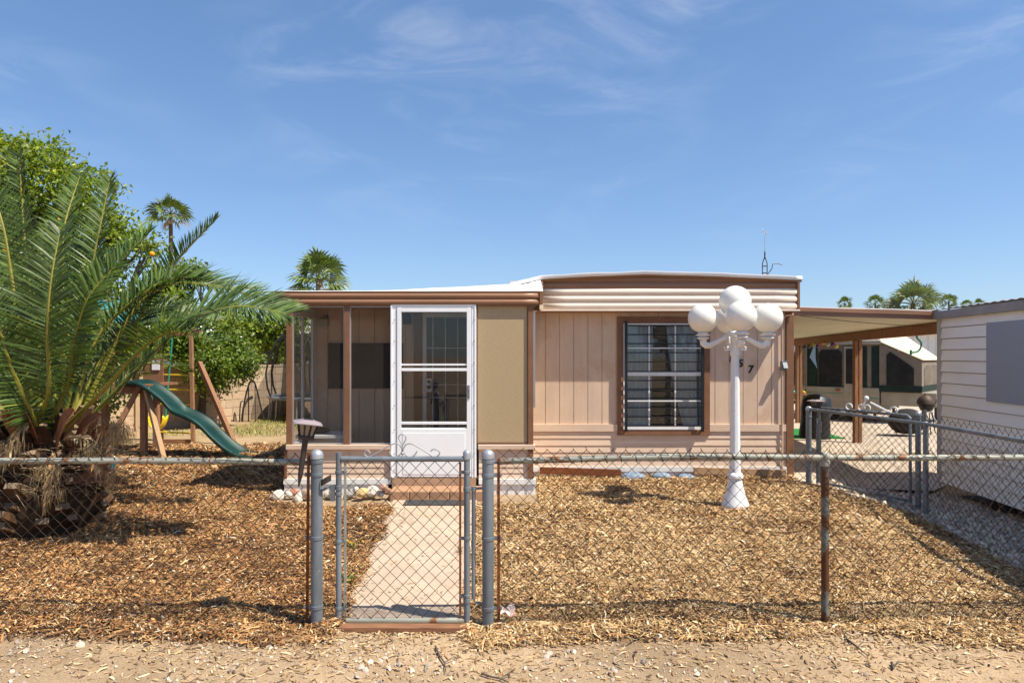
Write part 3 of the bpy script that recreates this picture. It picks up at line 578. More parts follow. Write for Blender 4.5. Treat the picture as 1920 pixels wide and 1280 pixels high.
# step, mat, things in the porch
f = MB()
for k in range(5):
    a = PX(730, 7.58)+k*.222; f.box(a, a+.2195, 7.585, 7.915, T(-.9, 7.5)-.05, .235)
tag(f.build('door_step', STEPM, None, bevel=.012), 'low tan masonry step below the white screen door', 'step')
mb = MB(); mb.box(-1.17, -.50, 7.30, 7.545, .128+.008, .128+.02)
tag(mb.build('doormat', MAT, None, bevel=.003), 'dark grey doormat lying on the path in front of the step', 'doormat')
f = MB(); f.box(PX(616, BACK), PX(735, BACK)+.15, BACK-.025, BACK-.003, PZ(728, BACK), PZ(643, BACK)); bo = f.build('blackboard', PANELB, None, bevel=.003)
tag(bo, 'large dark blackboard hanging on the porch back wall behind the screens', 'blackboard')
f = MB(); f.box(PX(600, 8.9), PX(615, 8.9), 8.86, 8.97, PZ(612, 8.9), PZ(596, 8.9)); f.box(PX(604, 8.9), PX(611, 8.9), 8.90, 8.998, PZ(596, 8.9), PZ(590, 8.9)); tag(f.build('wall_lamp', LENS, None, bevel=.008), 'small pale box lamp mounted high in the porch left corner', 'lamp')
bt = thing('bench', 'low white bench box in the left corner of the porch', 'bench', (PX(595, 8.5), 8.5, .33))
f = MB(); f.box(PX(556, 8.3), PX(646, 8.3), 8.25, 8.75, PZ(821, 8.3), PZ(815, 8.3)); f.build('bench_top', WHITE, bt, bevel=.004)
f = MB(); f.box(PX(560, 8.3), PX(574, 8.3), 8.28, 8.7, .331, PZ(821, 8.3)); f.box(PX(628, 8.3), PX(644, 8.3), 8.28, 8.7, .331, PZ(821, 8.3)); f.box(PX(574, 8.3), PX(628, 8.3), 8.5, 8.7, .331, PZ(821, 8.3)-.03); f.build('bench_base', WHITE, bt)
f = MB(); f.ball((PX(600, 8.45), 8.45, PZ(815, 8.3)+.04), .10, 12, 8, (1.3,.8,.4), .02); tag(f.build('dark_bundle', DARKF, None, smooth='all'), 'dark crumpled bundle lying on the porch bench', 'bundle')
lf = MB(); f = MB(); wx = PX(763, 8.93); f.box(wx-.05, wx+.05, 8.90, 8.99, PZ(608, 8.93), PZ(588, 8.93)); tag(f.build('door_lantern', BLACK, None, bevel=.01), 'small black lantern beside the inner security door', 'lamp')

# boards, rocks along the foot of the home
f = MB(); f.bar((PX(1012, 8.7), 8.68, .285), (PX(1163, 8.7), 8.66, .255), .035, .085); tag(f.build('edging_board', REDWOOD, None, bevel=.004), 'reddish brown board leaning on the skirting beside the porch', 'board')
f = MB(); f.bar((PX(1299, 8.7), 8.66, .285), (PX(1471, 8.7), 8.66, .25), .035, .085); tag(f.build('edging_board', PLANK, None, bevel=.004), 'tan wooden board against the skirting behind the lamp post', 'board')
for k, (px, py, r, lab) in enumerate(((1187, 891, .13, 'widest crumpled blue-grey lump of plastic below the window'), (1240, 889, .10, 'middle blue-grey lump of plastic below the window'), (1286, 891, .09, 'blue-grey lump of plastic touching the tan board below the window'))):
    f = MB(); f.ball((PX(px, 8.6), 8.6, PZ(py, 8.6)-.03), r, 14, 9, (1.25,.7,.6), .02); o = f.build('plastic_lump', BLUEB, None, smooth='all'); tag(o, lab, 'plastic', 'blue plastic lumps under the window')
rk = [(506,936,.06,'g'),(522,928,.075,'w'),(541,926,.06,'w'),(551,922,.055,'r'),(560,934,.07,'w'),(575,925,.07,'t'),(592,928,.05,'w'),(615,927,.055,'w'),(628,921,.06,'w'),(655,927,.06,'g'),(668,920,.055,'w'),(680,923,.085,'y'),(698,921,.085,'w'),(713,926,.05,'w'),(719,913,.05,'p'),(725,920,.05,'b'),(733,926,.04,'w'),(640,934,.045,'t')]
desc = dict(g='grey', w='white', r='reddish', t='tan', y='yellowish', p='pink', b='brown')
colr = dict(g=(.33,.31,.28), w=(.66,.60,.52), r=(.50,.22,.14), t=(.48,.36,.25), y=(.58,.42,.20), p=(.55,.33,.25), b=(.35,.2,.13))
side = ['leftmost rock of the row by the porch skirting, {} and small', 'large {} rock at the left corner of the porch skirting', '{} rock under the solar lantern stake by the skirting', 'small {} rock right of the lantern stake tip against the skirting', '{} rock lying forward beside the left fence post', '{} rock hidden behind the thick left gate post', '{} rock just right of the thick left gate post', 'flat {} rock behind the gate latch', 'small {} rock leaning on the skirting behind the gate latch', '{} rock seen at the left upright of the gate', '{} rock behind the largest yellowish rock', 'largest {} rock of the row, seen through the gate mesh', 'tall {} rock right of the yellowish rock', 'small {} rock in front of the pink one by the step', 'oval {} rock resting on top near the step', '{} rock touching the step, below the pink rock', 'tiny {} rock rightmost in the row beside the step', 'small {} rock in front of the row behind the gate upright']
for (px, py, r, c), lab in zip(rk, side):
    yy = 7.60+random.uniform(0, .15); xx = PX(px, yy); f = MB(); bm = bmesh.new(); bmesh.ops.create_icosphere(bm, subdivisions=2, radius=1)
    ax = Vector((random.uniform(.9, 1.35), random.uniform(.7, 1), random.uniform(.6, .95))); rot = Matrix.Rotation(random.uniform(0, 3), 3, 'Z') @ Matrix.Rotation(random.uniform(-.5, .5), 3, 'X'); sd_ = random.uniform(0, 50)
    vs = []
    for v in bm.verts:
        p = v.co.copy(); p *= 1+.35*(float(vnoise(p.x*1.3+sd_, p.y*1.3+p.z*1.7, 81, 1.2))-.5); p = rot @ Vector((p.x*ax.x, p.y*ax.y, p.z*ax.z)); vs.append(Vector((xx, yy, PZ(py, yy)))+p*r)
    cc = colr[c]; f.cur = cc; f.add(vs, [tuple(v.index for v in q.verts) for q in bm.faces]); bm.free()
    tag(f.build('rock', STONE, None), lab.format(desc[c]), 'rock', 'rocks along the porch skirting')
# antenna on the roof
an = thing('antenna', 'thin metal mast antenna with small frame standing on the home roof', 'antenna', (PX(1434, 9.6), 9.6, 2.72)); ax = PX(1434, 9.6); z = lambda py: PZ(py, 9.6)
f = MB()
for s in (-1, 1): f.tube([(ax+s*.033, 9.6, 2.70), (ax+s*.033, 9.6, z(494)), (ax+s*.006, 9.6, z(483))], .007, 6)
for py in (512, 499): f.bar((ax-.035, 9.6, z(py)), (ax+.035, 9.6, z(py)), .014)
f.tube([(ax, 9.6, z(486)), (ax, 9.6, z(472))], .010, 6); f.build('mast_frame', SOLARM, an)
f = MB(); f.tube([(ax, 9.6, z(474)), (ax+.002, 9.6, z(442))], .005, 6); f.ball((ax-.01, 9.6, z(435.5)), .014, 8, 6); f.ball((ax+.028, 9.6, z(434)), .012, 8, 6); f.tube([(ax, 9.6, z(442)), (ax-.012, 9.6, z(437))], .004, 5); f.tube([(ax, 9.6, z(442)), (ax+.028, 9.6, z(437))], .004, 5)
f.tube([(ax+.06*math.cos(a)*.6, 9.6+.06*math.sin(a), z(433)+.045*math.sin(a)) for a in np.linspace(0, 6.28, 14)], .002, 4, False); f.build('mast', ALU, an)
f = MB(); f.tube([(ax+.04, 9.6, z(515)), (ax+.10, 9.6, z(503)), (ax+.11, 9.6, z(495)), (ax+.20, 9.6, z(494.5)), (ax+.24, 9.6, z(497))], .006, 6); f.build('side_arm', SOLARM, an)

# ------------------------------------------------------------------ chain link fences and gate
FE = 4.40
def chainlink(mb, a, b, z0, z1, w=.082, r=.0024, spikes=True, seed=1, ztop=None):
    a = Vector((a[0], a[1], 0)); b = Vector((b[0], b[1], 0)); d = (b-a); Ln = d.length; d.normalize(); nrm = Vector((-d.y, d.x, 0))
    n = int(Ln/(w/2)); rnd = random.Random(seed); h = w/2
    for i in range(n):
        u0 = i*h; ph = i % 2; pts = []
        m = int(round((z1-z0)/h)); js = (z1-z0)/m
        for k in range(m+1):
            right = (k+ph) % 2; uu = u0+(h if right else 0); zz = z1-k*js
            uu += .006*math.sin(uu*3.1+zz*2+seed)+.004*math.sin(zz*9+uu*5); sag = .010*math.sin(uu*1.7+seed)*(1 if k else .3)
            p = a+d*uu+nrm*(.004*(1 if right else -1)+.012*math.sin(uu*2.3+zz*4+seed))+Vector((0,0,zz+sag)); pts.append(p)
        if spikes and ph == 0: pts = [pts[0]+Vector((rnd.uniform(-.012,.012), rnd.uniform(-.01,.01), rnd.uniform(.004,.022)))]+pts
        mb.tube(pts, r, 4, False)
def pipe(mb, a, b, r, n=12): mb.tube([a, b], r, n)
def band(mb, x, y, z, r, h=.022, tail=None):
    mb.lathe((x, y, z-h/2), [(r, 0), (r+.004, .002), (r+.004, h-.002), (r, h)], 16)
    if tail: mb.box(min(x, x+tail), max(x, x+tail), y-.006, y+.004, z-h/2, z+h/2); mb.tube([(x+tail, y-.016, z), (x+tail, y+.016, z)], .007, 6)
def post(name, x, y, ztop, r, mat, parent, dome=True, zb=-.1):
    f = MB(); f.lathe((x, y, 0), [(r, zb), (r, ztop-r*.9)], 18)
    o = f.build(name, mat, parent, smooth=True)
    if dome:
        c = MB(); c.lathe((x, y, ztop-r*1.5), [(r*1.10, 0), (r*1.12, r*.6), (r*1.04, r*.95), (r*.78, r*1.3), (r*.35, r*1.5), (.002, r*1.56)], 18); c.build('post_cap', ALU, o, smooth=True)
    return o
lp = (594-960)/290.9; rp = (915-960)/290.9
def rail(mb, x0, z0, x1, z1, y, r=.0205):
    mb.tube([(x, y, z0+(z1-z0)*(x-x0)/(x1-x0)+.004*math.sin(x*2.1)) for x in np.linspace(x0, x1, 16)], r, 12)
# left run
fl = thing('chain_link_fence', 'chain link fence left of the garden gate with weathered top rail', 'fence', (-3.2, FE, 0))
post('terminal_post', lp, FE, 1.130, .0375, GALV, fl)
f = MB(); rail(f, -5.4, 1.066, lp-.02, 1.045, FE+.026); f.build('top_rail', RAILM, fl, smooth=True)
f = MB(); chainlink(f, (-5.4, FE), (lp-.055, FE), .02, 1.105, seed=3); f.build('wire_mesh', WIREM, fl)
f = MB(); f.bar((lp-.062, FE-.004, .0), (lp-.052, FE-.004, 1.11), .018, .006, (0,1,0)); f.build('tension_bar', RUST, fl)
f = MB()
for z in (1.055, .97, .565, .12): f = MB(); band(f, lp, FE, z, .0375, .024, -.075 if z < 1.05 else None); f.build('post_band', GALV, fl, smooth=True)
f = MB(); f.tube([(lp-.036, FE+.01, 1.045), (lp-.11, FE+.024, 1.046)], .012, 8); f.build('rail_end', GALV, fl, smooth=True)
f = MB()
for k in range(9):
    x = -5.2+k*.46+random.uniform(-.1, .1); f.tube([(x+.03*math.cos(a)*.4+.02*a/6, FE+.026+.026*math.cos(a), 1.056+.026*math.sin(a)) for a in np.linspace(0, 6.3, 12)], .003, 5)
f.build('tie_wire', RUST, fl)
post('line_post', -5.2, FE+.03, 1.05, .025, RUSTY, fl)
# right run
fr = thing('chain_link_fence', 'long chain link fence right of the garden gate with rusty line post', 'fence', (2.2, FE, 0))
post('terminal_post', rp, FE, 1.130, .0375, GALV, fr)
f = MB(); rail(f, rp+.06, 1.050, 1.2, 1.080, FE+.026); rail(f, 1.2, 1.080, 5.4, 1.068, FE+.026); f.build('top_rail', RAILM, fr, smooth=True)
f = MB(); chainlink(f, (rp+.065, FE), (5.4, FE), .02, 1.125, seed=8); f.build('wire_mesh', WIREM, fr)
f = MB(); f.bar((rp+.068, FE-.004, .0), (rp+.068, FE-.004, 1.075), .018, .006, (0,1,0)); f.build('tension_bar', RUST, fr)
f = MB()
for z in (1.055, .965, .56, .11): f = MB(); band(f, rp, FE, z, .0375, .024, .085 if z < 1.05 else None); f.build('post_band', GALV, fr, smooth=True)
f = MB(); f.tube([(rp+.036, FE+.01, 1.048), (rp+.12, FE+.024, 1.05)], .012, 8); f.build('rail_end', GALV, fr, smooth=True)
lx = (1551-960)/290.9; post('line_post', lx, FE+.03, 1.075, .024, RUSTY, fr, dome=False)
f = MB(); f.lathe((lx, FE+.03, 1.02), [(.030, 0), (.031, .03), (.024, .05)], 14); f.ball((lx, FE+.026, 1.082), .030, 14, 8, (1,1,1.05)); f.build('post_cap', RAILM, fr, smooth=True)
f = MB()
for k in range(44):
    x = .1+k*.118+random.uniform(-.02, .02); zz = 1.050+.03*min(1, max(0, x/1.2)); s = random.choice((.02, .05, .07))
    f.tube([(x+s*a/6, FE+.026+.0235*math.cos(a), zz+.0235*math.sin(a)) for a in np.linspace(0, 5.6, 10)], .0026, 4)
f.build('tie_wire', WIREM, fr)
# gate
gt = thing('garden_gate', 'closed chain link garden gate with wrought scroll on its top rail', 'gate', (-.70, FE, .02))
gl, gr_ = (635-960)/290.9, (875.5-960)/290.9; gz0, gz1 = .030, 1.070
f = MB(); pipe(f, (gl, FE, .005), (gl, FE, 1.112), .0185); pipe(f, (gr_, FE, .015), (gr_, FE, 1.10), .0195); pipe(f, (gl+.016, FE, gz1), (gr_-.016, FE, gz1), .018); f.build('gate_frame', GALV, gt, smooth=True)
f = MB(); pipe(f, (gl+.016, FE, gz0), (gr_-.016, FE, gz0), .0185); f.build('bottom_rail', RAILM, gt, smooth=True)
f = MB(); f.lathe((gr_, FE, 1.085), [(.0195, -.02), (.025, -.015), (.026, .02), (.022, .034), (.010, .044), (.001, .046)], 14); f.build('post_cap', ALU, gt, smooth=True)
f = MB(); chainlink(f, (gl+.045, FE), (gr_-.03, FE), gz0+.025, gz1-.012, spikes=False, seed=5); f.build('wire_mesh', WIREM, gt)
f = MB(); f.bar((gl+.043, FE-.005, .06), (gl+.043, FE-.005, 1.05), .016, .006, (0,1,0)); f.build('tension_bar', RAILM, gt)
f = MB(); f.bar((gr_-.043, FE-.005, .05), (gr_-.043, FE-.005, 1.05), .014, .006, (0,1,0)); o = f.build('tension_bar', RUST, gt); o['label'] = 'rusty red tension bar'
f = MB()
for z in (.985, .54, .11): f = MB(); band(f, gl, FE, z, .0185, .02, .045); f.build('gate_band', GALV, gt, smooth=True)
for z in (.985, .56, .19): f = MB(); band(f, gr_, FE, z, .0195, .02, -.045); f.build('gate_band', GALV, gt, smooth=True)
f = MB(); band(f, gl, FE, .885, .0185, .03); band(f, gl, FE, .845, .0185, .02); f.box(gl-.055, gl-.018, FE-.012, FE+.012, .87, .90); f.box(gl-.050, gl-.020, FE-.014, FE-.010, .80, .90); f.tube([(gl-.05, FE, .90), (gl-.075, FE-.01, .885), (lp+.04, FE-.01, .87)], .008, 6); f.build('latch', GALV, gt)
f = MB(); f.grid([[(lp+.035+.022*i, FE-.03-.02*math.sin(i), .90+.02*j+.012*i) for j in range(3)] for i in range(4)]); f.build('latch_fork', SOLARM, gt, solid=.004)
f = MB(); px_ = (888-960)/290.9; pipe(f, (px_, FE+.005, .17), (px_, FE+.005, .88), .0125); f.lathe((px_, FE+.005, .86), [(.016, 0), (.016, .03)], 12); band(f, gr_, FE, .875, .0195, .03); band(f, gr_, FE, .16, .0195, .03); f.tube([(gr_, FE, .875), (rp, FE, .885)], .009, 6); f.tube([(px_, FE+.005, .17), (px_+.01, FE, .145), (rp, FE, .14)], .008, 6); f.build('hinge_rod', GALV, gt, smooth=True)
f = MB(); Q = lambda zx, zy: Vector(((500+zx/2.667-960)/290.9, FE-.004, CAMH-((480+zy/2.667)-668)/290.9))
def curl(pts, r=.0042):
    P = [Q(*p) for p in pts]; S = []
    for i in range(len(P)-1):
        p0, p1, p2, p3 = P[max(i-1, 0)], P[i], P[i+1], P[min(i+2, len(P)-1)]
        for t in np.linspace(0, 1, 7)[:-1]: S.append(.5*((2*p1)+(p2-p0)*t+(2*p0-5*p1+4*p2-p3)*t*t+(3*p1-p0-3*p2+p3)*t**3))
    f.tube(S+[P[-1]], r, 6)
curl([(680,948),(668,925),(660,908),(668,893),(680,890),(692,895),(697,910),(690,928),(680,948),(678,975),(680,1002)])
curl([(680,985),(684,962),(700,940),(725,938),(760,955),(800,980),(832,1000),(855,998),(866,982),(852,968),(832,966),(820,975)])
curl([(680,985),(676,962),(660,940),(635,938),(600,955),(560,978),(522,1000),(500,1000),(488,985),(497,973),(508,972),(518,985)])
curl([(680,962),(688,985),(705,1000),(725,1002),(742,992),(752,974)]); curl([(680,962),(672,985),(655,1000),(635,1002),(622,992),(612,974)])
f.ball(Q(680, 985), .010, 8, 6); f.build('scroll_ornament', ALU, gt, smooth=True)
f = MB(); f.bar((-1.09, FE-.10, .022), (-.29, FE-.10, .020), .07, .035); tag(f.build('threshold_board', WOODX, None, bevel=.004), 'worn reddish board lying on the ground under the garden gate', 'board')
# red and white scrap at the foot of the right gate post
f = MB(); f.grid([[(rp+.08+.03*i, FE-.02+.02*j, .075+.02*math.sin(i*2+j)+.012*j) for j in range(4)] for i in range(4)]); tag(f.build('paper_scrap', M('scrap_paper', (.62,.50,.44), .8, spots=((.45,.02,.03), 20, .56)), None, solid=.003), 'crumpled red and white scrap at the foot of the right gate post', 'litter')
# solar lantern hanging on the left run
def lantern(nm, lab, base, top, s, tilt=0):
    d = (Vector(top)-Vector(base)).normalized(); t = thing(nm, lab, 'garden light', base); up = d; xx = Vector((1,0,0)); xx = (xx-up*xx.dot(up)).normalized(); yy = up.cross(xx)
    c = Vector(top); rot = lambda p, a: c+(xx*(p[0]*math.cos(a)-p[1]*math.sin(a))+yy*(p[0]*math.sin(a)+p[1]*math.cos(a))+up*p[2])*s
    def ring(mb, prof, n=4, a0=math.pi/4+.35):
        vs = []; 
        for r, z in prof:
            for k in range(n): vs.append(rot((r, 0, z), a0+2*math.pi*k/n))
        m = len(prof); mb.add(vs, [(i*n+k, i*n+(k+1)%n, (i+1)*n+(k+1)%n, (i+1)*n+k) for i in range(m-1) for k in range(n)]+[tuple(range(n))[::-1], tuple(range((m-1)*n, m*n))])
    f = MB(); Ln = (Vector(top)-Vector(base)).length
    f.tube([Vector(base), Vector(base)+d*Ln*.25, c-d*s*.02], [.004, .016*s/.1*.9, .017*s/.1], 8); f.build('stake', SOLARM, t)
    f = MB(); ring(f, [(.55, -.02), (.62, .10), (.60, .16), (.40, .20)]); 
    for k in range(4):
        for q in (-.5, -.17, .17, .5):
            a = math.pi/4+.35+2*math.pi*k/4; p0 = rot((.52*(1-abs(q)*.0), 0, .16), a); 
            A0, A1 = rot((.50, 0, .18), a), rot((.50, 0, .18), a+math.pi/2); B0, B1 = rot((.74, 0, .86), a), rot((.74, 0, .86), a+math.pi/2); f.bar(A0.lerp(A1, q+.5), B0.lerp(B1, q+.5), .075*s)
    f.bar(rot((.66,0,.62), math.pi/4+.35), rot((.66,0,.62), 3*math.pi/4+.35), .04*s); f.build('cage', SOLARM, t)
    f = MB(); ring(f, [(.44, .19), (.66, .86)]); f.build('lens', LENS, t)
    f = MB(); ring(f, [(1.06, .84), (1.08, .89), (.46, 1.04), (.44, 1.08)]); f.build('cap', SOLART, t)
    f = MB(); ring(f, [(.36, 1.081), (.36, 1.10)]); f.build('solar_cell', GLASSY if False else BLACK, t)
    return t
lantern('solar_lantern', 'dark square solar garden lantern on a stake tilting over the left fence rail', W(560, 912, FE-.035), W(573, 822, FE-.03), .115)
# side fence toward the camera along the drive
sfp = [(3.59, 8.22), (4.20, 6.90), (4.14, 5.5), (4.15, 4.46)]
fs_ = thing('chain_link_fence', 'grey chain link fence running back along the gravel drive', 'fence', (4.1, 6.5, .1))
def zr(p): return 1.045+.05*float(sm(6.8, 8.2, p[1]))
post('terminal_post', 3.585, 8.25, 1.13, .033, GALV, fs_); post('line_post', 4.20, 6.93, 1.07, .026, GALV, fs_); post('line_post', 4.14, 5.35, 1.06, .026, GALV, fs_, dome=True)
f = MB(); f.tube([(p[0], p[1], zr(p)) for p in sfp], .019, 10); f.build('top_rail', GALV, fs_, smooth=True)
f = MB()
for k, (a, b) in enumerate(zip(sfp[:-1], sfp[1:])): chainlink(f, a, b, .11, 1.12, seed=20+k, r=.0022)
f.build('wire_mesh', WIREM, fs_)
f = MB()
for z in (.2, .6, 1.0): f = MB(); band(f, 3.585, 8.25, z, .033); f.build('post_band', GALV, fs_, smooth=True)
# open drive gate standing behind it
og = thing('drive_gate', 'open drive gate with small white scrolls standing behind the side fence', 'gate', (4.0, 7.9, .12))
ga, gb_ = Vector((3.80, 8.45, 0)), Vector((4.27, 7.32, 0)); G = lambda t, z: ga.lerp(gb_, t)+Vector((0, 0, z))
f = MB(); f.tube([G(0, .16), G(0, 1.06), G(0.03, 1.095), G(.97, 1.095), G(1, 1.07), G(1, .16)], .0165, 10); f.tube([G(0, .18), G(1, .18)], .0165, 10); f.build('gate_frame', GALV, og, smooth=True)
f = MB(); chainlink(f, ga.lerp(gb_, .03), ga.lerp(gb_, .97), .2, 1.09, seed=31, spikes=False); f.build('wire_mesh', WIREM, og)
f = MB()
for t, s in ((.36, -1), (.56, 1), (.50, -1), (.84, 1)):
    f.tube([G(t+.035*math.cos(a)*s, 1.14+.035*math.sin(a)) for a in np.linspace(-1.6, 3.4, 12)], .009, 6)
f.tube([G(.50, 1.11), G(.53, 1.19), G(.555, 1.245)], .010, 6); f.ball(G(.555, 1.25), .028, 10, 8); f.tube([G(.60, 1.205), G(.80, 1.11)], .012, 6); f.build('scroll_ornament', WHITE, og, smooth=True)
post('gate_post', 4.295, 7.22, 1.15, .028, GALV, og); f = MB(); f.tube([(4.335, 7.16, .1), (4.335, 7.16, 1.17)], .014, 8); f.build('drop_rod', GALV, og)
f = MB(); f.tube([(3.70, 8.28, .12), (3.70, 8.28, .98)], .012, 8); f.build('drop_rod', GALV, og); f = MB(); f.tube([(3.73, 8.25, .12), (3.73, 8.25, .95)], .009, 8); f.build('drop_rod', GALV, og)
lantern('solar_lantern', 'small solar lantern with pale cap on the post beside the home corner', (3.72, 8.36, .9), W(1530, 765, 8.36), .10)
# ------------------------------------------------------------------ lamp post
LX, LY = 2.375, 7.27; LZ = T(LX, LY)-.01
lm = thing('lamp_post', 'white cast lamp post with five round globes standing in the mulch', 'lamp post', (LX, LY, LZ)); zz = lambda py: CAMH-(py-668)/176
f = MB(); f.lathe((LX, LY, 0), [(.145, LZ-.03), (.148, zz(948)), (.140, zz(942)), (.120, zz(934)), (.098, zz(921)), (.080, zz(908)), (.070, zz(899)), (.066, zz(897))], 28)
f.lathe((LX, LY, 0), [(.066, zz(897.1)), (.083, zz(895)), (.086, zz(891)), (.078, zz(887.5)), (.060, zz(885))], 28); f.build('pedestal', LAMPW, lm, smooth=True)
f = MB(); n = 32; prof = [(.058, zz(885.2)), (.055, zz(860)), (.050, zz(780)), (.044, zz(690)), (.042, zz(666))]; vs = []
for r, z in prof:
    for k in range(n): a = 2*math.pi*k/n; rr = r*(1-.07*(k % 4 == 0)); vs.append((LX+rr*math.cos(a), LY+rr*math.sin(a), z))
f.add(vs, [(i*n+k, i*n+(k+1)%n, (i+1)*n+(k+1)%n, (i+1)*n+k) for i in range(len(prof)-1) for k in range(n)]); f.build('shaft', LAMPW, lm, smooth=True)
f = MB(); f.lathe((LX, LY, 0), [(.046, zz(667)), (.052, zz(664)), (.052, zz(660)), (.046, zz(658)), (.058, zz(645)), (.072, zz(636)), (.076, zz(630)), (.090, zz(627)), (.088, zz(623)), (.040, zz(620))], 24); hub = f.build('hub', LAMPW, lm, smooth=True)
f = MB(); f.lathe((LX, LY, 0), [(.030, zz(621)), (.026, zz(610)), (.030, 2.075), (.070, 2.085), (.074, 2.105), (.066, 2.13), (.062, 2.165)], 20); f.build('stem', LAMPW, lm, smooth=True)
GR = .157
def globe(c, r=.157):
    f = MB(); f.ball(c, r, 40, 24); return f.build('globe', GLOBE, lm, smooth='all')
globe((LX, LY, 2.315), .166)
for k, a in enumerate((-8, 82, 172, 262)):
    dx, dy = math.cos(R(a)), math.sin(R(a)); q = lambda r, z: (LX+dx*r, LY+dy*r, z)
    f = MB(); f.tube([q(.05, 1.93), q(.10, 1.925), q(.15, 1.905), q(.22, 1.865), q(.265, 1.845), q(.30, 1.848), q(.325, 1.870), q(.332, 1.905)], [.022, .024, .025, .027, .032, .036, .038, .036], 12)
    f.lathe(q(.332, 1.905), [(.036, 0), (.052, .010), (.066, .018), (.066, .026), (.040, .032)], 18); o = f.build('arm', LAMPW, lm, smooth=True)
    f = MB(); f.lathe(q(.332, 1.937), [(.036, 0), (.050, .008), (.078, .020), (.080, .026), (.058, .030), (.056, .046)], 20); f.build('globe_holder', LAMPW, o, smooth=True)
    dx2, dy2 = math.cos(R(a+45)), math.sin(R(a+45)); q2 = lambda r, z: (LX+dx2*r, LY+dy2*r, z)
    f = MB(); f.tube([q2(.07, 1.935), q2(.105, 1.93), q2(.10, 1.88), q2(.085, 1.84), q2(.10, 1.80), q2(.125, 1.80), q2(.13, 1.825), q2(.115, 1.83)], .011, 8); f.build('scroll', LAMPW, o, smooth=True)
    globe(q(.332, 2.137))

# ------------------------------------------------------------------ plants
def rp_(): return random.random()
def spline(P, n):
    P = [Vector(p) for p in P]; S = []; m = len(P)-1
    for j in range(n+1):
        t = j/n*m; i = min(int(t), m-1); t -= i; p0, p1, p2, p3 = P[max(i-1, 0)], P[i], P[i+1], P[min(i+2, m)]
        S.append(.5*((2*p1)+(p2-p0)*t+(2*p0-5*p1+4*p2-p3)*t*t+(3*p1-p0-3*p2+p3)*t**3))
    return S
def frond(P, ll=.46, n=64, face=None, start=.16, vee=.45, droop=.10, dry=False, fold=1.0, fwk=.55, wd0=.0090):
    mb = MB(); n = n; S = spline(P, n); Ln = sum((S[i+1]-S[i]).length for i in range(n)); rnd = random
    g = rnd.uniform(.85, 1.15); lc = (.092*g, .150*g, .030*g) if not dry else (.36*g, .26*g, .145*g); rc = (.30, .27, .045) if not dry else (.36,.24,.13)
    mb.cur = rc; mb.tube(S, [.021*(1-t/n)**.8+.003 for t in range(n+1)], 6, False)
    face = Vector(face) if face else Vector((0, -.25, 1))
    for i in range(int(n*start), n+1):
        t = i/n; tg = (S[min(i+1, n)]-S[max(i-1, 0)]).normalized(); nr = face-tg*face.dot(tg); nr = nr.normalized() if nr.length > .05 else tg.orthogonal().normalized(); sd = tg.cross(nr)
        u = (t-start)/(1-start); size = ll*(min(1, .35+2.6*u))*(1-.62*max(0, u-.45)/.55); fw = fwk+.75*u**2
        for s in (-1, 1):
            for rep in (0, .5):
                base = S[i]+tg*(Ln/n*rep); d = (sd*s*fold+tg*(fw+rnd.gauss(0, .07))+nr*(vee+rnd.gauss(0, .13))).normalized(); l = size*rnd.uniform(.86, 1.08)
                w = wd0*rnd.uniform(.85, 1.15); wd_ = (d.cross(nr)).normalized(); wd_ = (wd_+nr*rnd.gauss(.3*s, .35)).normalized()
                mid = base+d*l*.5-Vector((0,0,droop*l*.25)); tip = base+d*l-Vector((0,0,droop*l)); k = rnd.uniform(.45, 1.45)
                yl = rnd.random() < .06; mb.cur = tuple(c*k for c in lc) if not yl else (lc[0]*1.9, lc[1]*1.5, lc[2])
                mb.add([base-wd_*w*.5, base+wd_*w*.5, mid+wd_*w, mid-wd_*w, tip], [(0,1,2,3), (3,2,4)])
    return mb
PCX, PCY = -4.46, 6.55; pz = T(PCX, PCY)
palm = thing('date_palm', 'large date palm with arching grey-green fronds and short shaggy trunk', 'palm tree', (PCX, PCY, pz))
# trunk with old leaf bases
f = MB(); f.cur = (.05,.032,.02); f.lathe((PCX, PCY, pz-.05), [(.40, 0), (.46, .2), (.47, .45), (.42, .75), (.30, 1.0), (.15, 1.15)], 24); golden = 2.399963
for k in range(120):
    h = .02+.95*(k/120)+random.gauss(0,.02); a = k*golden+random.gauss(0,.12); r = .43-.10*max(0, h-.6)/.4; d = Vector((math.cos(a), math.sin(a), 0)); up = Vector((0,0,1)); tdir = (d*(.85-.45*h)+up*(.35+.65*h)).normalized(); sdv = Vector((-d.y, d.x, 0)); L_ = random.uniform(.12, .26); w = random.uniform(.038, .072); tdir = (tdir+sdv*random.gauss(0,.18)).normalized()
    c = Vector((PCX, PCY, pz+h))+d*(r-.06); nn = sdv.cross(tdir); b = random.uniform(.6, 1.35); f.cur = random.choice(((.12*b,.062*b,.032*b), (.07*b,.04*b,.022*b), (.17*b,.098*b,.055*b)))
    e = c+tdir*L_; f.add([c-sdv*w*1.3-nn*.05, c+sdv*w*1.3-nn*.05, c+sdv*w*1.3+nn*.05, c-sdv*w*1.3+nn*.05, e-sdv*w*.8-nn*.028, e+sdv*w*.8-nn*.028, e+sdv*w*.8+nn*.028, e-sdv*w*.8+nn*.028], [(3,2,1,0), (0,1,5,4), (1,2,6,5), (2,3,7,6), (3,0,4,7)])
    b2 = random.uniform(.5, 1.1); f.cur = (.26*b2,.185*b2,.12*b2); f.add([e-sdv*w*.8-nn*.028, e+sdv*w*.8-nn*.028, e+sdv*w*.8+nn*.028, e-sdv*w*.8+nn*.028], [(0,1,2,3)])
f.build('trunk', BOOT, palm)
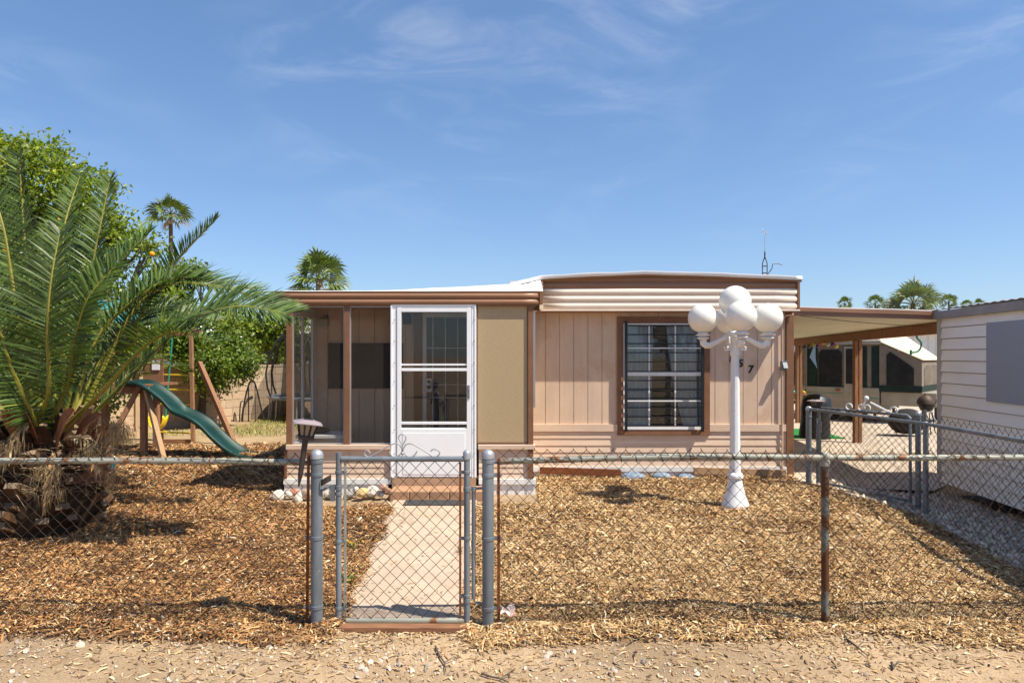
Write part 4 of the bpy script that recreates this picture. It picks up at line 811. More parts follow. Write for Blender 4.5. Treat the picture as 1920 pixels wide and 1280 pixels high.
# fronds that can be followed in the photograph
main = [
 ([(-4.2, 6.5, .95), W(245, 705, 6.3), W(345, 610, 6.1), W(440, 575, 5.95), W(536, 588, 5.9)], .50, (.15,-.55,.9), .14),
 ([(-4.3, 6.7, 1.0), W(240, 600, 6.9), W(305, 537, 7.0), W(400, 536, 7.0), W(530, 572, 6.9)], .46, (.1,-.35,1), .2),
 ([(-4.3, 6.7, 1.0), W(225, 660, 7.1), W(300, 530, 7.3), W(350, 468, 7.35), W(404, 413, 7.4)], .34, (-.7,-.1,.6), .2),
 ([(-4.4, 6.7, 1.0), W(140, 660, 6.8), W(162, 560, 6.9), W(183, 450, 7.0), W(206, 338, 7.2)], .42, (-.1,-1,.1), .2),
 ([(-4.45, 6.3, 1.0), W(90, 740, 6.0), W(89, 620, 5.85), W(97, 520, 5.85), W(112, 438, 5.95)], .46, (.05,-1,.15), .22),
 ([(-4.3, 6.5, 1.0), W(150, 660, 6.4), W(182, 560, 6.3), W(226, 492, 6.3), W(280, 436, 6.4)], .42, (-.5,-.6,.5), .2),
 ([(-4.5, 6.6, 1.0), W(65, 700, 6.6), W(55, 560, 6.6), W(44, 420, 6.7), W(36, 296, 6.8)], .40, (-.2,-1,.1), .2),
 ([(-4.5, 6.4, 1.0), W(65, 790, 6.1), W(22, 690, 5.9), W(-10, 590, 5.8), W(-60, 480, 5.8)], .46, (.5,-.7,.4), .2),
 ([(-4.5, 6.5, 1.0), W(40, 650, 6.4), W(22, 520, 6.4), W(2, 410, 6.4), W(-40, 300, 6.5)], .44, (.4,-.9,.2), .2),
 ([(-4.3, 6.4, .95), W(190, 735, 6.0), W(270, 650, 5.8), W(330, 622, 5.7), W(400, 640, 5.65)], .42, (.1,-.3,1), .2),
 ([(-4.4, 6.7, 1.0), W(120, 620, 6.9), W(118, 500, 7.1), W(122, 420, 7.3), W(150, 330, 7.7)], .42, (0,-1,.2), .2),
 ([(-4.3, 6.6, 1.0), W(180, 640, 6.8), W(255, 560, 6.9), W(335, 520, 7.1), W(420, 540, 7.3)], .42, (.1,-.3,1), .2),
 ([(-4.3, 6.6, 1.0), W(175, 700, 6.9), W(235, 620, 7.2), W(300, 580, 7.5), W(400, 600, 7.8)], .46, (.1,-.6,.8), .16),
 ([(-4.4, 6.4, 1.0), W(125, 730, 6.2), W(140, 640, 6.1), W(165, 560, 6.05), W(215, 500, 6.1)], .44, (0,-1,.3), .2),
 ([(-4.5, 6.4, 1.0), W(50, 760, 6.2), W(20, 690, 6.1), W(-20, 660, 6.0), W(-80, 660, 6.0)], .46, (.1,-.8,.6), .2)]
for k, (P, ll, fc, st) in enumerate(main): frond(P, ll*(1.15 if k < 2 else 1), 96 if k < 2 else 60, fc, st, vee=.25 if k < 2 else .45, fwk=.30 if k < 2 else .5, wd0=.0105 if k < 2 else .0092).build('frond', PALML, palm, fix=False)
for k in range(60):
    a = k*golden+.4; el = R(random.uniform(22, 76)); Ln = random.uniform(1.9, 2.5); d = Vector((math.cos(a), math.sin(a), 0))
    if d.y < -.35 or d.x > .25: continue
    el = max(el, R(34)); b = Vector((PCX, PCY, pz+.92))+d*.12; P = [b]; p = b.copy(); e = el
    for j in range(4): p = p+(d*math.cos(e)+Vector((0,0,math.sin(e))))*Ln/4; P.append(p.copy()); e -= R(random.uniform(8, 19))
    frond(P, .42, 42, None if el < 1 else d*-.8+Vector((0,0,.5)), .2).build('frond', PALML, palm, fix=False)
# dry hanging fronds, brown leaf sheaths and tufts
for px0, py0, px1, py1, yy in ((60, 790, 0, 870, 6.0), (100, 850, 85, 950, 5.95), (130, 820, 180, 872, 5.95), (40, 830, -20, 905, 6.0)):
    P = [W((px0*.7+40), py0+15, 6.35), W(px0, py0, yy+.1), W((px0+px1)/2+8, (py0+py1)/2-22, yy), W(px1, py1, yy)]
    frond(P, .13, 13, (0,-.8,.5), .40, .1, .6, True, .5).build('dry_frond', DEADP, palm, fix=False)
for px0, py0, px1, py1, w in ((30, 800, 12, 768, .05), (62, 815, 10, 770, .06), (75, 810, 48, 772, .05), (105, 820, 140, 770, .085), (135, 820, 190, 778, .07), (160, 830, 200, 800, .05), (140, 872, 240, 908, .045), (10, 822, -30, 806, .05), (150, 845, 205, 885, .05)):
    A_, B_ = W(px0, py0+30, 6.25), W(px1, py1, 5.98); d = (B_-A_); up = Vector((0,-.6,.5)); sdv = d.cross(up).normalized(); P = []; f = MB(); b = random.uniform(.7, 1.2); f.cur = (.29*b,.125*b,.065*b)
    for i in range(9):
        t = i/8; c = A_+d*t+Vector((0,-.08,.10))*math.sin(t*math.pi)*d.length; ww = 1.25*w*(math.sin(math.pi*(.12+.85*t))**.7); P.append([c-sdv*ww+up*.02, c+up*-.02, c+sdv*ww+up*.02])
    f.grid(P); f.cur = None; f.build('leaf_sheath', BOOT, palm, solid=.008)
f = MB()
for cx, cy, nn_, ln, yy in ((212, 800, 300, .26, 6.05), (168, 842, 60, .15, 5.95), (82, 878, 70, .16, 5.9), (95, 915, 60, .18, 5.9), (205, 885, 110, .2, 6.0), (15, 830, 50, .18, 5.95)):
    for k in range(nn_):
        c = W(cx+random.gauss(0, 13), cy+random.gauss(0, 7), yy+random.gauss(0, .05)); b = random.uniform(.6, 1.3); f.cur = (.42*b,.29*b,.15*b); l = ln*random.uniform(.5, 1.1); dx = random.gauss(.12, .3)
        m_ = c+Vector((dx*l*.7, random.gauss(0,.02), -.10*l)); e = m_+Vector((dx*l*.2, random.gauss(0,.02), -.75*l)); w = .0022; f.add([c-Vector((w,0,0)), c+Vector((w,0,0)), m_+Vector((w,0,0)), m_-Vector((w,0,0)), e], [(0,1,2,3), (3,2,4)])
for k in range(210):                                         # dry sticks round the trunk
    a = random.uniform(math.pi*1.0, math.pi*2.05); h = random.uniform(.36, .80); c = Vector((PCX+.52*math.cos(a), PCY+.52*math.sin(a), pz+h)); d = Vector((math.cos(a+random.gauss(1.57, .6)), math.sin(a+random.gauss(1.57,.6)), random.gauss(-.05,.2))); b = random.uniform(.4,1.1); f.cur = (.40*b,.29*b,.18*b); f.tube([c, c+d*.12+Vector((0,0,.02)), c+d*random.uniform(.2,.34)], [.004,.0035,.001], 3, False)
f.build('dry_fibre', DEADP, palm, fix=False); f = None
# citrus trees
def crown_mesh(balls, nleaf, size, seed, base=(.105,.170,.022), clump=.13, per=13):
    g = np.random.default_rng(seed); B = np.array([(b[0], b[1], b[2]) for b in balls]); RR = np.array([b[3] for b in balls]); pr = RR**2.4; pr /= pr.sum(); nc = nleaf//per
    i = g.choice(len(B), nc, p=pr); d = g.normal(size=(nc, 3)); d /= np.linalg.norm(d, axis=1)[:, None]; rr = RR[i]*(g.random(nc)**.42)*np.minimum(1+.05*g.normal(size=nc), 1.04); C = B[i]+d*rr[:, None]*np.array([1,1,.9])
    C = np.repeat(C, per, 0); dd = np.repeat(d, per, 0); n = len(C); P = C+g.normal(size=(n, 3))*clump*np.array([1,1,.8]); ax = g.normal(size=(n, 3))*.8+dd*.5+np.array([0,0,-.15]); ax /= np.linalg.norm(ax, axis=1)[:, None]
    nm = g.normal(size=(n, 3))*.7+np.array([.2,-.1,.8])+dd*.3; sd = np.cross(ax, nm); sd /= np.linalg.norm(sd, axis=1)[:, None]+1e-6; nm = np.cross(sd, ax)
    s = size*g.uniform(.65, 1.25, (n, 1)); w = s*.27
    v = np.stack([P, P+ax*s*.45-sd*w+nm*s*.10, P+ax*s*.42, P+ax*s*.45+sd*w+nm*s*.10, P+ax*s-nm*s*.12], 1).reshape(-1, 3)
    q = np.array([[0,1,2],[0,2,3],[1,4,2],[2,4,3]]); F = (np.arange(n)[:, None, None]*5+q[None]).reshape(-1, 3)
    cl = np.array(base)*np.repeat(g.uniform(.7, 1.35, (nc, 1)), per, 0)*g.uniform(.7, 1.3, (n, 1)); y = g.random(n) < .10; cl[y] *= np.array([1.7, 1.3, 1.0])
    me = bpy.data.meshes.new('crown'); me.vertices.add(len(v)); me.vertices.foreach_set('co', v.astype(np.float32).ravel()); me.loops.add(F.size); me.loops.foreach_set('vertex_index', F.ravel().astype(np.int32)); me.polygons.add(len(F))
    me.polygons.foreach_set('loop_start', np.arange(0, F.size, 3, dtype=np.int32)); me.polygons.foreach_set('loop_total', np.full(len(F), 3, dtype=np.int32)); me.update(); me.validate()
    at = me.color_attributes.new('Col', 'FLOAT_COLOR', 'POINT'); at.data.foreach_set('color', np.concatenate([np.repeat(cl, 5, 0), np.ones((n*5, 1))], 1).astype(np.float32).ravel()); me.materials.append(LEAF); return me
def tree(name, label, cat, base, balls, nleaf, size, seed, tr=.12, col=(.105,.170,.022), clump=.13, group=None, per=13):
    t = thing(name, label, cat, base, group); me = crown_mesh(balls, nleaf, size, seed, col, clump, per); me.transform(Matrix.Translation(-Vector(base))); o = bpy.data.objects.new('crown', me); COL.objects.link(o); o.parent = t
    f = MB(); b = Vector(base); fork = b+Vector((.05, 0, .7)); f.tube([b-Vector((0,0,.1)), b+Vector((.02,.02,.3)), fork], [tr*1.25, tr, tr*.9], 10)
    rnd = random.Random(seed)
    for x in balls:
        e = Vector(x[:3]); m_ = fork.lerp(e, .5)+Vector((rnd.gauss(0,.1), rnd.gauss(0,.1), .15)); S = spline([fork, m_, e], 6); r0 = tr*.45; f.tube(S, [r0*(1-.8*i/6) for i in range(7)], 6, False)
        for k in range(4): e2 = e+Vector((rnd.gauss(0,1), rnd.gauss(0,1), rnd.gauss(.3,.8))).normalized()*x[3]*.95; f.tube([S[4], S[5].lerp(e2, .5), e2], [r0*.35, r0*.2, .004], 4, False)
    f.build('trunk', BARK, t, smooth=True); return t
def pxballs(L_, Y, dz=.6): return [(*W(px, py, Y+random.uniform(-dz, dz)), r/1280*Y) for px, py, r in L_]
BA = pxballs([(60, 330, 78), (155, 385, 62), (20, 420, 110), (150, 460, 90), (215, 425, 44), (95, 290, 36), (20, 285, 38), (205, 345, 24), (250, 460, 32), (290, 470, 36), (322, 505, 30), (300, 560, 46), (100, 560, 120), (0, 560, 130), (60, 690, 110), (160, 660, 90), (250, 640, 60), (190, 740, 56), (60, 770, 66), (130, 760, 50), (-90, 420, 130), (-100, 600, 130), (230, 590, 60), (-60, 320, 90), (128, 330, 42)], 12.6)
ct = tree('orange_tree', 'tall orange tree with glossy leaves and a few oranges behind the date palm', 'orange tree', (-8.5, 12.5, .1), BA, 64000, .098, 5, .15, (.155,.205,.017), .10, per=17)
for px, py in ((108, 413), (285, 476), (320, 520), (96, 447), (10, 470)): f = MB(); f.ball(W(px, py, 11.75), .044, 14, 10); f.build('orange', ORANGE, ct, smooth='all')
BB = pxballs([(420, 668, 36), (390, 690, 40), (372, 660, 36), (455, 690, 26), (440, 655, 26), (405, 712, 28), (475, 672, 14), (340, 620, 34), (352, 515, 22), (372, 510, 18), (322, 560, 34), (335, 650, 36)], 15.6, .5)
tree('citrus_tree', 'low bushy citrus tree leaning on the block wall behind the slide', 'citrus tree', (-7.25, 15.9, .12), BB, 20000, .092, 9, .09, (.11,.160,.020), .10, per=15)
BC = pxballs([(500, 620, 40), (470, 630, 36), (530, 640, 40), (540, 600, 40), (440, 610, 30), (515, 670, 36), (560, 650, 40), (420, 600, 40)], 23, .8)
tree('shade_tree', 'pale green leafy tree behind the block wall beyond the trampoline', 'tree', (-8.0, 23.2, 0), BC, 8000, .15, 12, .14, (.16,.21,.025))
BD = [(9.6+random.uniform(-.2,.2)+k*.45, 23.5+random.uniform(-.3,.3), z, .5) for k in range(5) for z in (.35, .95, 1.5)]
tree('hedge', 'green hedge beyond the carport beside the home corner', 'hedge', (10.4, 23.5, 0), BD, 5000, .13, 15, .06, (.12,.17,.035))
# fan palms
def fan_palm(label, px, py, Y, rad, tall=None, n=24, seed=1, grey=False, group='fan palms on the skyline'):
    rnd = random.Random(seed); c = W(px, py, Y); t = thing('fan_palm', label, 'palm tree', (c.x, c.y, 0), group); f = MB(); tr = rad*.075
    f.tube([(c.x, c.y, -.1), (c.x+.03, c.y, c.z*.5), (c.x, c.y, c.z)], [tr*1.5, tr*1.1, tr], 10); f.build('trunk', BARK, t, smooth=True)
    f = MB()
    for k in range(n):
        a = k*golden; el = R(88-135*(k/n)**.9+rnd.uniform(-8, 8)); d = Vector((math.cos(a)*math.cos(el), math.sin(a)*math.cos(el), math.sin(el))); pl = rad*rnd.uniform(.30, .55); e = c+d*pl; old = k/n > .86
        b = rnd.uniform(.75, 1.25); f.cur = (.14*b,.15*b,.03*b); f.tube([c, c+d*pl*.5+Vector((0,0,.03*rad)), e], [.014*rad,.011*rad,.008*rad], 4, False)
        sdv = d.cross(Vector((0,0,1))); sdv = sdv.normalized() if sdv.length > .1 else Vector((1,0,0)); sdv = Quaternion(d, rnd.uniform(-1.1, 1.1)) @ sdv; nr = sdv.cross(d); fl = rad*rnd.uniform(.48, .66)
        for j in range(15):
            th = R(-88+176*j/14); dd = (d*math.cos(th)+sdv*math.sin(th)*.95+nr*(.12*(j % 2)-.1)).normalized(); l = fl*(1-.25*abs(th)/1.57)*rnd.uniform(.9, 1.05); w = fl*.055; wv = dd.cross(nr).normalized(); bb = b*rnd.uniform(.8, 1.2)
            col_ = (.13*bb,.175*bb,.035*bb) if not grey else (.19*bb,.22*bb,.11*bb); col_ = (.30*bb,.21*bb,.10*bb) if old else col_; f.cur = col_
            m_ = e+dd*l*.55; tp = e+dd*l-Vector((0,0,l*rnd.uniform(.10, .35))); f.add([e, m_-wv*w, m_+wv*w+nr*w*.4, tp], [(0,1,2), (1,3,2)])
    f.build('crown', PALML, t, fix=False); return t
fan_palm('tall slim fan palm rising behind the orange tree at left', 320, 403, 42, 1.55, seed=2)
fan_palm('bushy fan palm crown rising behind the white porch roof', 597, 523, 30, 1.50, seed=3, n=34)
for k, (px, py, Y, r, lab) in enumerate(((1584, 570, 60, .85, 'small far fan palm above the left part of the carport roof'), (1641, 569, 56, .95, 'small far fan palm just left of the big grey-green palm'), (1712, 572, 34, 1.55, 'big grey-green fan palm with spread fronds above the carport roof'), (1779, 567, 58, .95, 'far fan palm just right of the big grey-green palm'), (1812, 572, 70, .7, 'tiny fan palm top peeping over the shed roof edge'), (1836, 570, 72, .8, 'rightmost tiny fan palm top above the shed roof'))):
    fan_palm(lab, px, py, Y, r, seed=10+k, grey=(k == 2), n=30 if k == 2 else 18)
# small weeds
for px, py, lab in ((655, 1085, 'small green weed by the left edge of the path, nearest the gate'), (662, 1030, 'yellow flowering weed at the left edge of the path'), (860, 1035, 'dry spindly weed growing out of the path right side'), (588, 935, 'green grass tuft among the rocks left of the gate post'), (672, 935, 'green grass tuft among the rocks by the yellowish rock'), (1010, 905, 'green weed at the porch right corner')):
    yy = 1.66*1280/(py-668); c = Vector((PX(px, yy), yy, 0)); c.z = T(c.x, c.y); f = MB()
    for k in range(26):
        a = random.uniform(0, 6.28); l = random.uniform(.05, .13); d = Vector((math.cos(a)*.7, math.sin(a)*.7, random.uniform(.4, 1.2))).normalized(); b = random.uniform(.6, 1.3); dry = 'dry' in lab
        f.cur = (.13*b,.17*b,.035*b) if not dry else (.22*b,.16*b,.09*b); sdv = d.cross(Vector((0,0,1))).normalized(); w = .006 if not dry else .0025; f.add([c, c+d*l*.5-sdv*w, c+d*l*.5+sdv*w, c+d*l], [(0,1,2), (1,3,2)])
        if 'yellow' in lab and k < 5: f.cur = (.75,.55,.02); f.ball(c+d*l, .009, 6, 4)
    tag(f.build('weed', LEAF, None, fix=False), lab, 'weed')
# sticks on the verge
for x0, y0, x1, y1, r, lab in ((150, 1118, 225, 1082, .007, 'pale forked stick lying on the mulch at lower left'), (500, 1192, 560, 1206, .008, 'pale split branch on the dirt in front of the left gate post'), (820, 1215, 835, 1262, .006, 'dark forked twig on the dirt below the gate'), (1575, 1185, 1625, 1230, .006, 'dark twig on the dirt right of the rusty line post'), (905, 1268, 955, 1282, .006, 'thin dark twig at the bottom edge below the right gate post'), (1668, 1245, 1676, 1262, .009, 'brown bark sliver on the dirt at lower right'), (330, 1092, 410, 1060, .006, 'pale broken stick on the mulch left of the gate')):
    pts = []
    for t in (0, .35, .7, 1):
        px, py = x0+(x1-x0)*t+random.uniform(-4, 4), y0+(y1-y0)*t+random.uniform(-3, 3); yy = CAMH*1280/(py-668); xx = PX(px, yy); pts.append((xx, yy, T(xx, yy)+.014))
    f = MB(); f.tube(pts, [r, r*.9, r*.8, r*.4], 6); q = Vector(pts[2]); f.tube([q, q+Vector((.05, .04, .015)), q+Vector((.10, .03, .012))], [r*.6, r*.5, r*.2], 5)
    tag(f.build('stick', PLANK if 'pale' in lab else BARK, None, smooth=True), lab, 'stick')

# ------------------------------------------------------------------ left yard
def blockwall(a, b, h, name, label):
    a = Vector((*a, 0)); b = Vector((*b, 0)); d = (b-a); Ln = d.length; d.normalize(); n = Vector((-d.y, d.x, 0)); f = MB(); rows = int(round(h/.2)); z0 = .06; f.cur = (.44,.32,.21)
    def ob(u0, u1, t, za, zb):
        q = [a+d*u0-n*t, a+d*u1-n*t, a+d*u1+n*t, a+d*u0+n*t]; f.add([p+Vector((0,0,za)) for p in q]+[p+Vector((0,0,zb)) for p in q], [(3,2,1,0),(4,5,6,7),(0,1,5,4),(1,2,6,5),(2,3,7,6),(3,0,4,7)])
    ob(0, Ln, .066, z0-.2, z0+rows*.2-.01)
    for r in range(rows):
        u = -.2*(r % 2)
        while u < Ln:
            k = random.uniform(.94, 1.05); f.cur = (.55*k,.405*k,.27*k); ob(max(0, u+.005), min(Ln, u+.395), .075, z0+r*.2+.005, z0+(r+1)*.2-.005); u += .4
    for u in (3.2, 9.6): f.cur = (.46,.33,.215); ob(u, u+.4, .13, z0-.1, z0+rows*.2+.003)
    f.cur = (.46,.335,.225); ob(0, Ln, .085, z0+rows*.2-.004, z0+rows*.2+.05)
    tag(f.build(name, BLOCK, None, fix=False), label, 'wall')
blockwall((-9.6, 11.8), (-3.9, 23.2), 1.4, 'block_wall', 'tan concrete block wall along the left side of the yard')
nb = thing('neighbour_house', 'low white house with pale roof behind the block wall', 'house', (-11.5, 27, 0))
f = MB(); f.box(-14.5, -8.6, 25.5, 31, 0, 2.3); f.build('wall', WHITE, nb)
f = MB(); f.extrude([(25.0, 2.3), (25.0, 2.4), (28.2, 3.0), (31.5, 2.4), (31.5, 2.3)], -15, -8.2); f.build('roof', ROOFW, nb)
f = MB(); f.box(-10.1, -9.4, 25.46, 25.52, 1.0, 1.9); f.build('window', GALV, nb)
# playset
ps = thing('playset', 'wooden play tower with green wavy slide, yellow swing and turquoise cloth roof', 'playset', (-6.2, 11.5, .12))
def wpost(a, b, w=.085, nm='post', m=WOOD): f = MB(); f.bar(a, b, w); return f.build(nm, m, ps, bevel=.006)
g0 = .08
for x, y, zt in ((-5.93, 11.0, 1.22), (-7.0, 11.0, 2.32), (-6.12, 11.75, 1.30), (-7.0, 11.75, 2.32)): wpost((x, y, g0), (x, y, zt), .09)
wpost((-5.86, 10.93, 1.22), (-5.37, 10.55, g0), .075, 'brace', PLANK); wpost((-5.95, 10.9, 1.25), (-6.50, 10.75, g0), .075, 'brace', WOOD)
f = MB()
for k in range(7): f.box(-7.05+.0, -5.88, 10.98+k*.15, 11.12+k*.15, 1.24, 1.28)
f.box(-7.05, -5.88, 10.95, 10.985, 1.13, 1.24); f.build('platform', WOODX, ps)
f = MB(); f.box(-6.28, -5.94, 11.62, 11.645, 1.29, 1.70); f.build('side_board', WOODX, ps)
f = MB(); f.box(-6.97, -6.45, 10.93, 10.955, 1.60, 1.72); f.build('side_board', WOODX, ps)
for x, y in ((-6.45, 11.0), (-6.45, 11.75)): wpost((x, y, 1.28), (x, y, 2.32), .07)
f = MB(); f.box(-6.12, -5.99, 11.60, 11.612, 1.50, 1.66); f.build('white_label', WHITE, ps)
f = MB(); f.grid([[(-7.1, 10.90, 2.28), (-6.72, 10.90, 2.70), (-6.36, 10.90, 2.28)], [(-7.1, 11.4, 2.26), (-6.72, 11.4, 2.66), (-6.36, 11.4, 2.26)], [(-7.1, 11.85, 2.28), (-6.72, 11.85, 2.70), (-6.36, 11.85, 2.28)]]); f.build('cloth_roof', TEAL, ps, solid=.006)
f = MB(); f.bar((-6.72, 10.95, 2.63), (-6.72, 11.8, 2.63), .06); f.build('ridge_beam', WOOD, ps)
S = [(-6.22, 1.330), (-6.05, 1.34), (-5.85, 1.30), (-5.54, 1.08), (-5.40, .93), (-5.31, .87), (-5.10, .78), (-4.92, .66), (-4.72, .46), (-4.52, .29), (-4.30, .17), (-4.05, .145)]
S = spline([(x, 0, z) for x, z in S], 44); f = MB(); P = []
for p in S: P.append([(p.x, 11.0+q, p.z+h) for q, h in ((-.265, -.06), (-.262, .0), (-.245, .012), (-.225, .0), (-.19, -.06), (-.1, -.07), (-.03, -.07), (0, -.05), (.03, -.07), (.1, -.07), (.19, -.06), (.225, .0), (.245, .012), (.262, .0), (.265, -.06))])
f.grid(P); f.build('slide', SLIDE, ps, smooth='all', solid=.010)
f = MB(); f.bar((-8.3, 12.75, 2.18), (-5.82, 12.75, 2.18), .09, .12); f.build('swing_beam', WOOD, ps, bevel=.006)
wpost((-5.98, 12.72, 2.14), (-5.86, 12.55, g0), .065, 'ladder_rail'); wpost((-5.87, 12.80, 1.62), (-5.02, 12.40, g0), .085, 'brace'); wpost((-6.68, 12.9, 2.14), (-6.66, 13.0, g0), .045, 'ladder_rail'); wpost((-8.2, 12.75, 2.1), (-8.5, 12.2, g0), .085, 'brace')
f = MB()
for py in (703, 731, 758.5, 812): z = CAMH-(py-668)/101; f.tube([(-6.67, 12.92, z), (-5.90, 12.66, z)], .014, 8)
f.build('rung', YELLOW, ps)
f = MB(); f.box(-6.45, -5.9, 12.6, 12.64, g0+.02, .20); f.box(-7.3, -5.9, 12.46, 12.54, g0-.02, .11); f.build('ground_board', WOODX, ps)
f = MB(); P = []
for i in range(13):
    t = i/12*math.pi; P.append([(-6.46-.14*math.cos(t), 12.45+j*.05, .62-.24*math.sin(t)+.02*abs(j)) for j in (-2, -1, 0, 1, 2)])
f.grid(P); f.build('swing_seat', YELLOW, ps, smooth='all', solid=.012)
f = MB()
for s in (-.14, .14): f.tube([(-6.46+s, 12.45, .62), (-6.46+s*.9, 12.74, 2.14)], .014, 6)
f.build('swing_chain', GREENP, ps)
f = MB()
for px, py, r in ((197, 873, .10),): f.lathe(W(px, py+10, 7.4), [(.07, -.10), (.09, .02), (.10, .08), (.085, .075), (.06, -.08)], 16)
tag(f.build('plant_pot', TEAL, None, smooth=True), 'small turquoise pot beside the date palm trunk', 'pot')
f = MB(); P = []
for i in range(9): P.append([(-10.4+i*.26, 10.8+.12*math.sin(i*1.9)+.03*j, 1.85-j*.30+.03*math.sin(i*2+j)) for j in range(6)])
f.grid(P); o = f.build('hanging_tarp', TEAL, None, smooth='all', solid=.006); tag(o, 'turquoise cloth hanging behind the date palm at the far left', 'tarp')
f = MB(); f.bar((-10.55, 10.82, 0), (-10.55, 10.82, 1.95), .07); f.bar((-8.15, 10.82, 0), (-8.15, 10.82, 1.95), .07); f.bar((-10.55, 10.82, 1.9), (-8.15, 10.82, 1.9), .05); tag(f.build('cloth_frame', WOOD, None), 'wooden frame carrying the turquoise cloth at the far left', 'frame')
# trampoline
tcx, tcy, tr = -4.72, 17.8, 1.52; tp = thing('trampoline', 'round trampoline with black safety net half hidden by the porch', 'trampoline', (tcx, tcy, .12))
f = MB(); f.tube([(tcx+tr*math.cos(a), tcy+tr*math.sin(a), .70) for a in np.linspace(0, 2*math.pi, 37)], .045, 8, False); f.build('pad', M('grey_blue_pad', (.16,.19,.23), .35, var=.3, spec=.6), tp, smooth=True)
f = MB(); f.lathe((tcx, tcy, .68), [(tr-.03, 0), (tr-.03, .01)], 36); f.build('mat', DARKF, tp)
for k in range(8):
    a = k*math.pi/4+.5; f = MB(); c, s = math.cos(a), math.sin(a); f.tube([(tcx+tr*c, tcy+tr*s, .68), (tcx+tr*c*1.02, tcy+tr*s*1.02, .1)], .02, 6)
    b = a+.32; f.tube([(tcx+tr*c*1.02, tcy+tr*s*1.02, .14), (tcx+tr*math.cos(b)*1.02, tcy+tr*math.sin(b)*1.02, .14), (tcx+tr*math.cos(b), tcy+tr*math.sin(b), .68)], .018, 6); f.build('leg', ALU, tp, smooth=True)
f = None
for k in range(8):
    a = k*math.pi/4+.62; f = f or MB(); c, s = math.cos(a), math.sin(a); f.tube([(tcx+(tr+q)*c, tcy+(tr+q)*s, z) for q, z in ((0, .68), (.10, .95), (.14, 1.3), (.06, 1.75), (-.12, 2.12), (-.30, 2.3))], .024, 6)
f.build('net_pole', DARKF, tp, smooth=True)
f = MB(); P = []
for i in range(37):
    a = 2*math.pi*i/36; P.append([(tcx+(tr-q)*math.cos(a), tcy+(tr-q)*math.sin(a), z) for q, z in ((.28, .72), (.32, 1.3), (.38, 1.9), (.36, 2.28))])
f.grid(P); f.build('net', NETM, tp, smooth='all')
# folding goal against the wall
gl_ = thing('play_goal', 'arched black mesh goal standing by the block wall', 'goal', (-6.4, 16.8, .1)); Wg = lambda px, py: W(px, py, 16.8)
arc = spline([Wg(454, 793), Wg(458, 755), Wg(466, 722), Wg(471, 714), Wg(477, 716), Wg(484, 740), Wg(495, 790)], 24)
f = MB(); f.tube(arc, .020, 6); f.tube([Wg(449, 794), Wg(450, 765), Wg(452, 752), Wg(456, 752)], .016, 6); f.tube([Wg(466, 720), Wg(466, 790)], .016, 6); f.tube([Wg(478, 718), Wg(479, 791)], .010, 6); f.build('hoop', DARKF, gl_, smooth=True)
f = MB(); f.add([p+Vector((0, .02, 0)) for p in arc], [tuple(range(len(arc)))]); f.build('net', SEETHRU, gl_)

# ------------------------------------------------------------------ right side: shed, carport, camper
shx = lambda y: 5.574-.11*(8.893-y); Z0s, Z1s = .105, 2.235; ya, yb = 8.893, 3.44
shed = thing('shed', 'cream lapped siding storage shed at the right edge with grey panel', 'shed', (6.6, 6.2, 0))
f = MB(); nl = 15; h = (Z1s-Z0s)/nl
for k in range(nl):
    a = Z0s+k*h; q = lambda y, o, z: (shx(y)-o, y, z)
    f.add([q(ya, .028, a+.010), q(yb, .028, a+.010), q(yb, .010, a+h), q(ya, .010, a+h), q(ya, -.02, a+.010), q(yb, -.02, a+.010)], [(0,1,2,3), (0,4,5,1)])
f.box(shx(ya)+.01, 8.4, ya-.03, ya, Z0s, Z1s); f.box(8.37, 8.4, yb, ya, Z0s, Z1s)
f.build('siding', SHEDM, shed)
f = MB(); q = lambda y, o, z: (shx(y)-o, y, z); f.add([q(ya, -.004, Z0s), q(yb, -.004, Z0s), q(yb, -.004, Z1s), q(ya, -.004, Z1s)], [(0,1,2,3)]); f.build('lap_shadow_sheet', SHEDT, shed, solid=.006)  # dark sheet behind the board gaps, painting the shadow lines under the laps
f = MB(); f.box(shx(ya)-.036, shx(ya)+.05, ya-.075, ya+.01, Z0s-.02, Z1s+.01); f.build('corner_trim', M('shed_corner', (.47,.45,.43), .6, var=.08), shed, bevel=.004)
f = MB(); f.bar((shx(ya+.09)-.06, ya+.09, 2.262), (shx(yb)-.06, yb, 2.262), .06, .098); f.build('roof_edge', SHEDT, shed, bevel=.004)
f = MB(); P = []
for k in range(120): u = k/119; y = ya+.1+(yb-ya-.1)*u; w = .006*math.sin(k*1.9); P.append([(shx(y)-.085, y, 2.334+w), (6.9, y, 2.47+w), (8.5, y, 2.34+w)])
f.grid(P); f.build('roof', M('shed_roof_metal', (.55,.56,.57), .4, .5, var=.1), shed, solid=.006)
f = MB(); p0, p1 = 7.80, 6.3; q = lambda y, z, o: (shx(y)-o, y, z); zt, zb_ = 1.73+63/1280*7.80, 1.73-84/1280*7.80
f.add([q(p0, zb_, .036), q(p1, zb_, .036), q(p1, zt, .036), q(p0, zt, .036), q(p0, zb_, .024), q(p1, zb_, .024), q(p1, zt, .024), q(p0, zt, .024)], [(3,2,1,0),(4,5,6,7),(0,1,5,4),(1,2,6,5),(2,3,7,6),(3,0,4,7)]); f.build('grey_panel', GREYP, shed)
f = MB(); f.bar((shx(ya-.1)+.45, ya-.1, Z0s-.045), (shx(yb)+.45, yb, Z0s-.045), .05, .07)
f.build('floor_beam', SHEDT, shed)
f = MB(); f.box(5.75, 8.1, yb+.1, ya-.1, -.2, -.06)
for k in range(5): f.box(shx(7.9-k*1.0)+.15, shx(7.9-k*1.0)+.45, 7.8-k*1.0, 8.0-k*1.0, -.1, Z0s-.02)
f.build('foundation', DARK, shed)
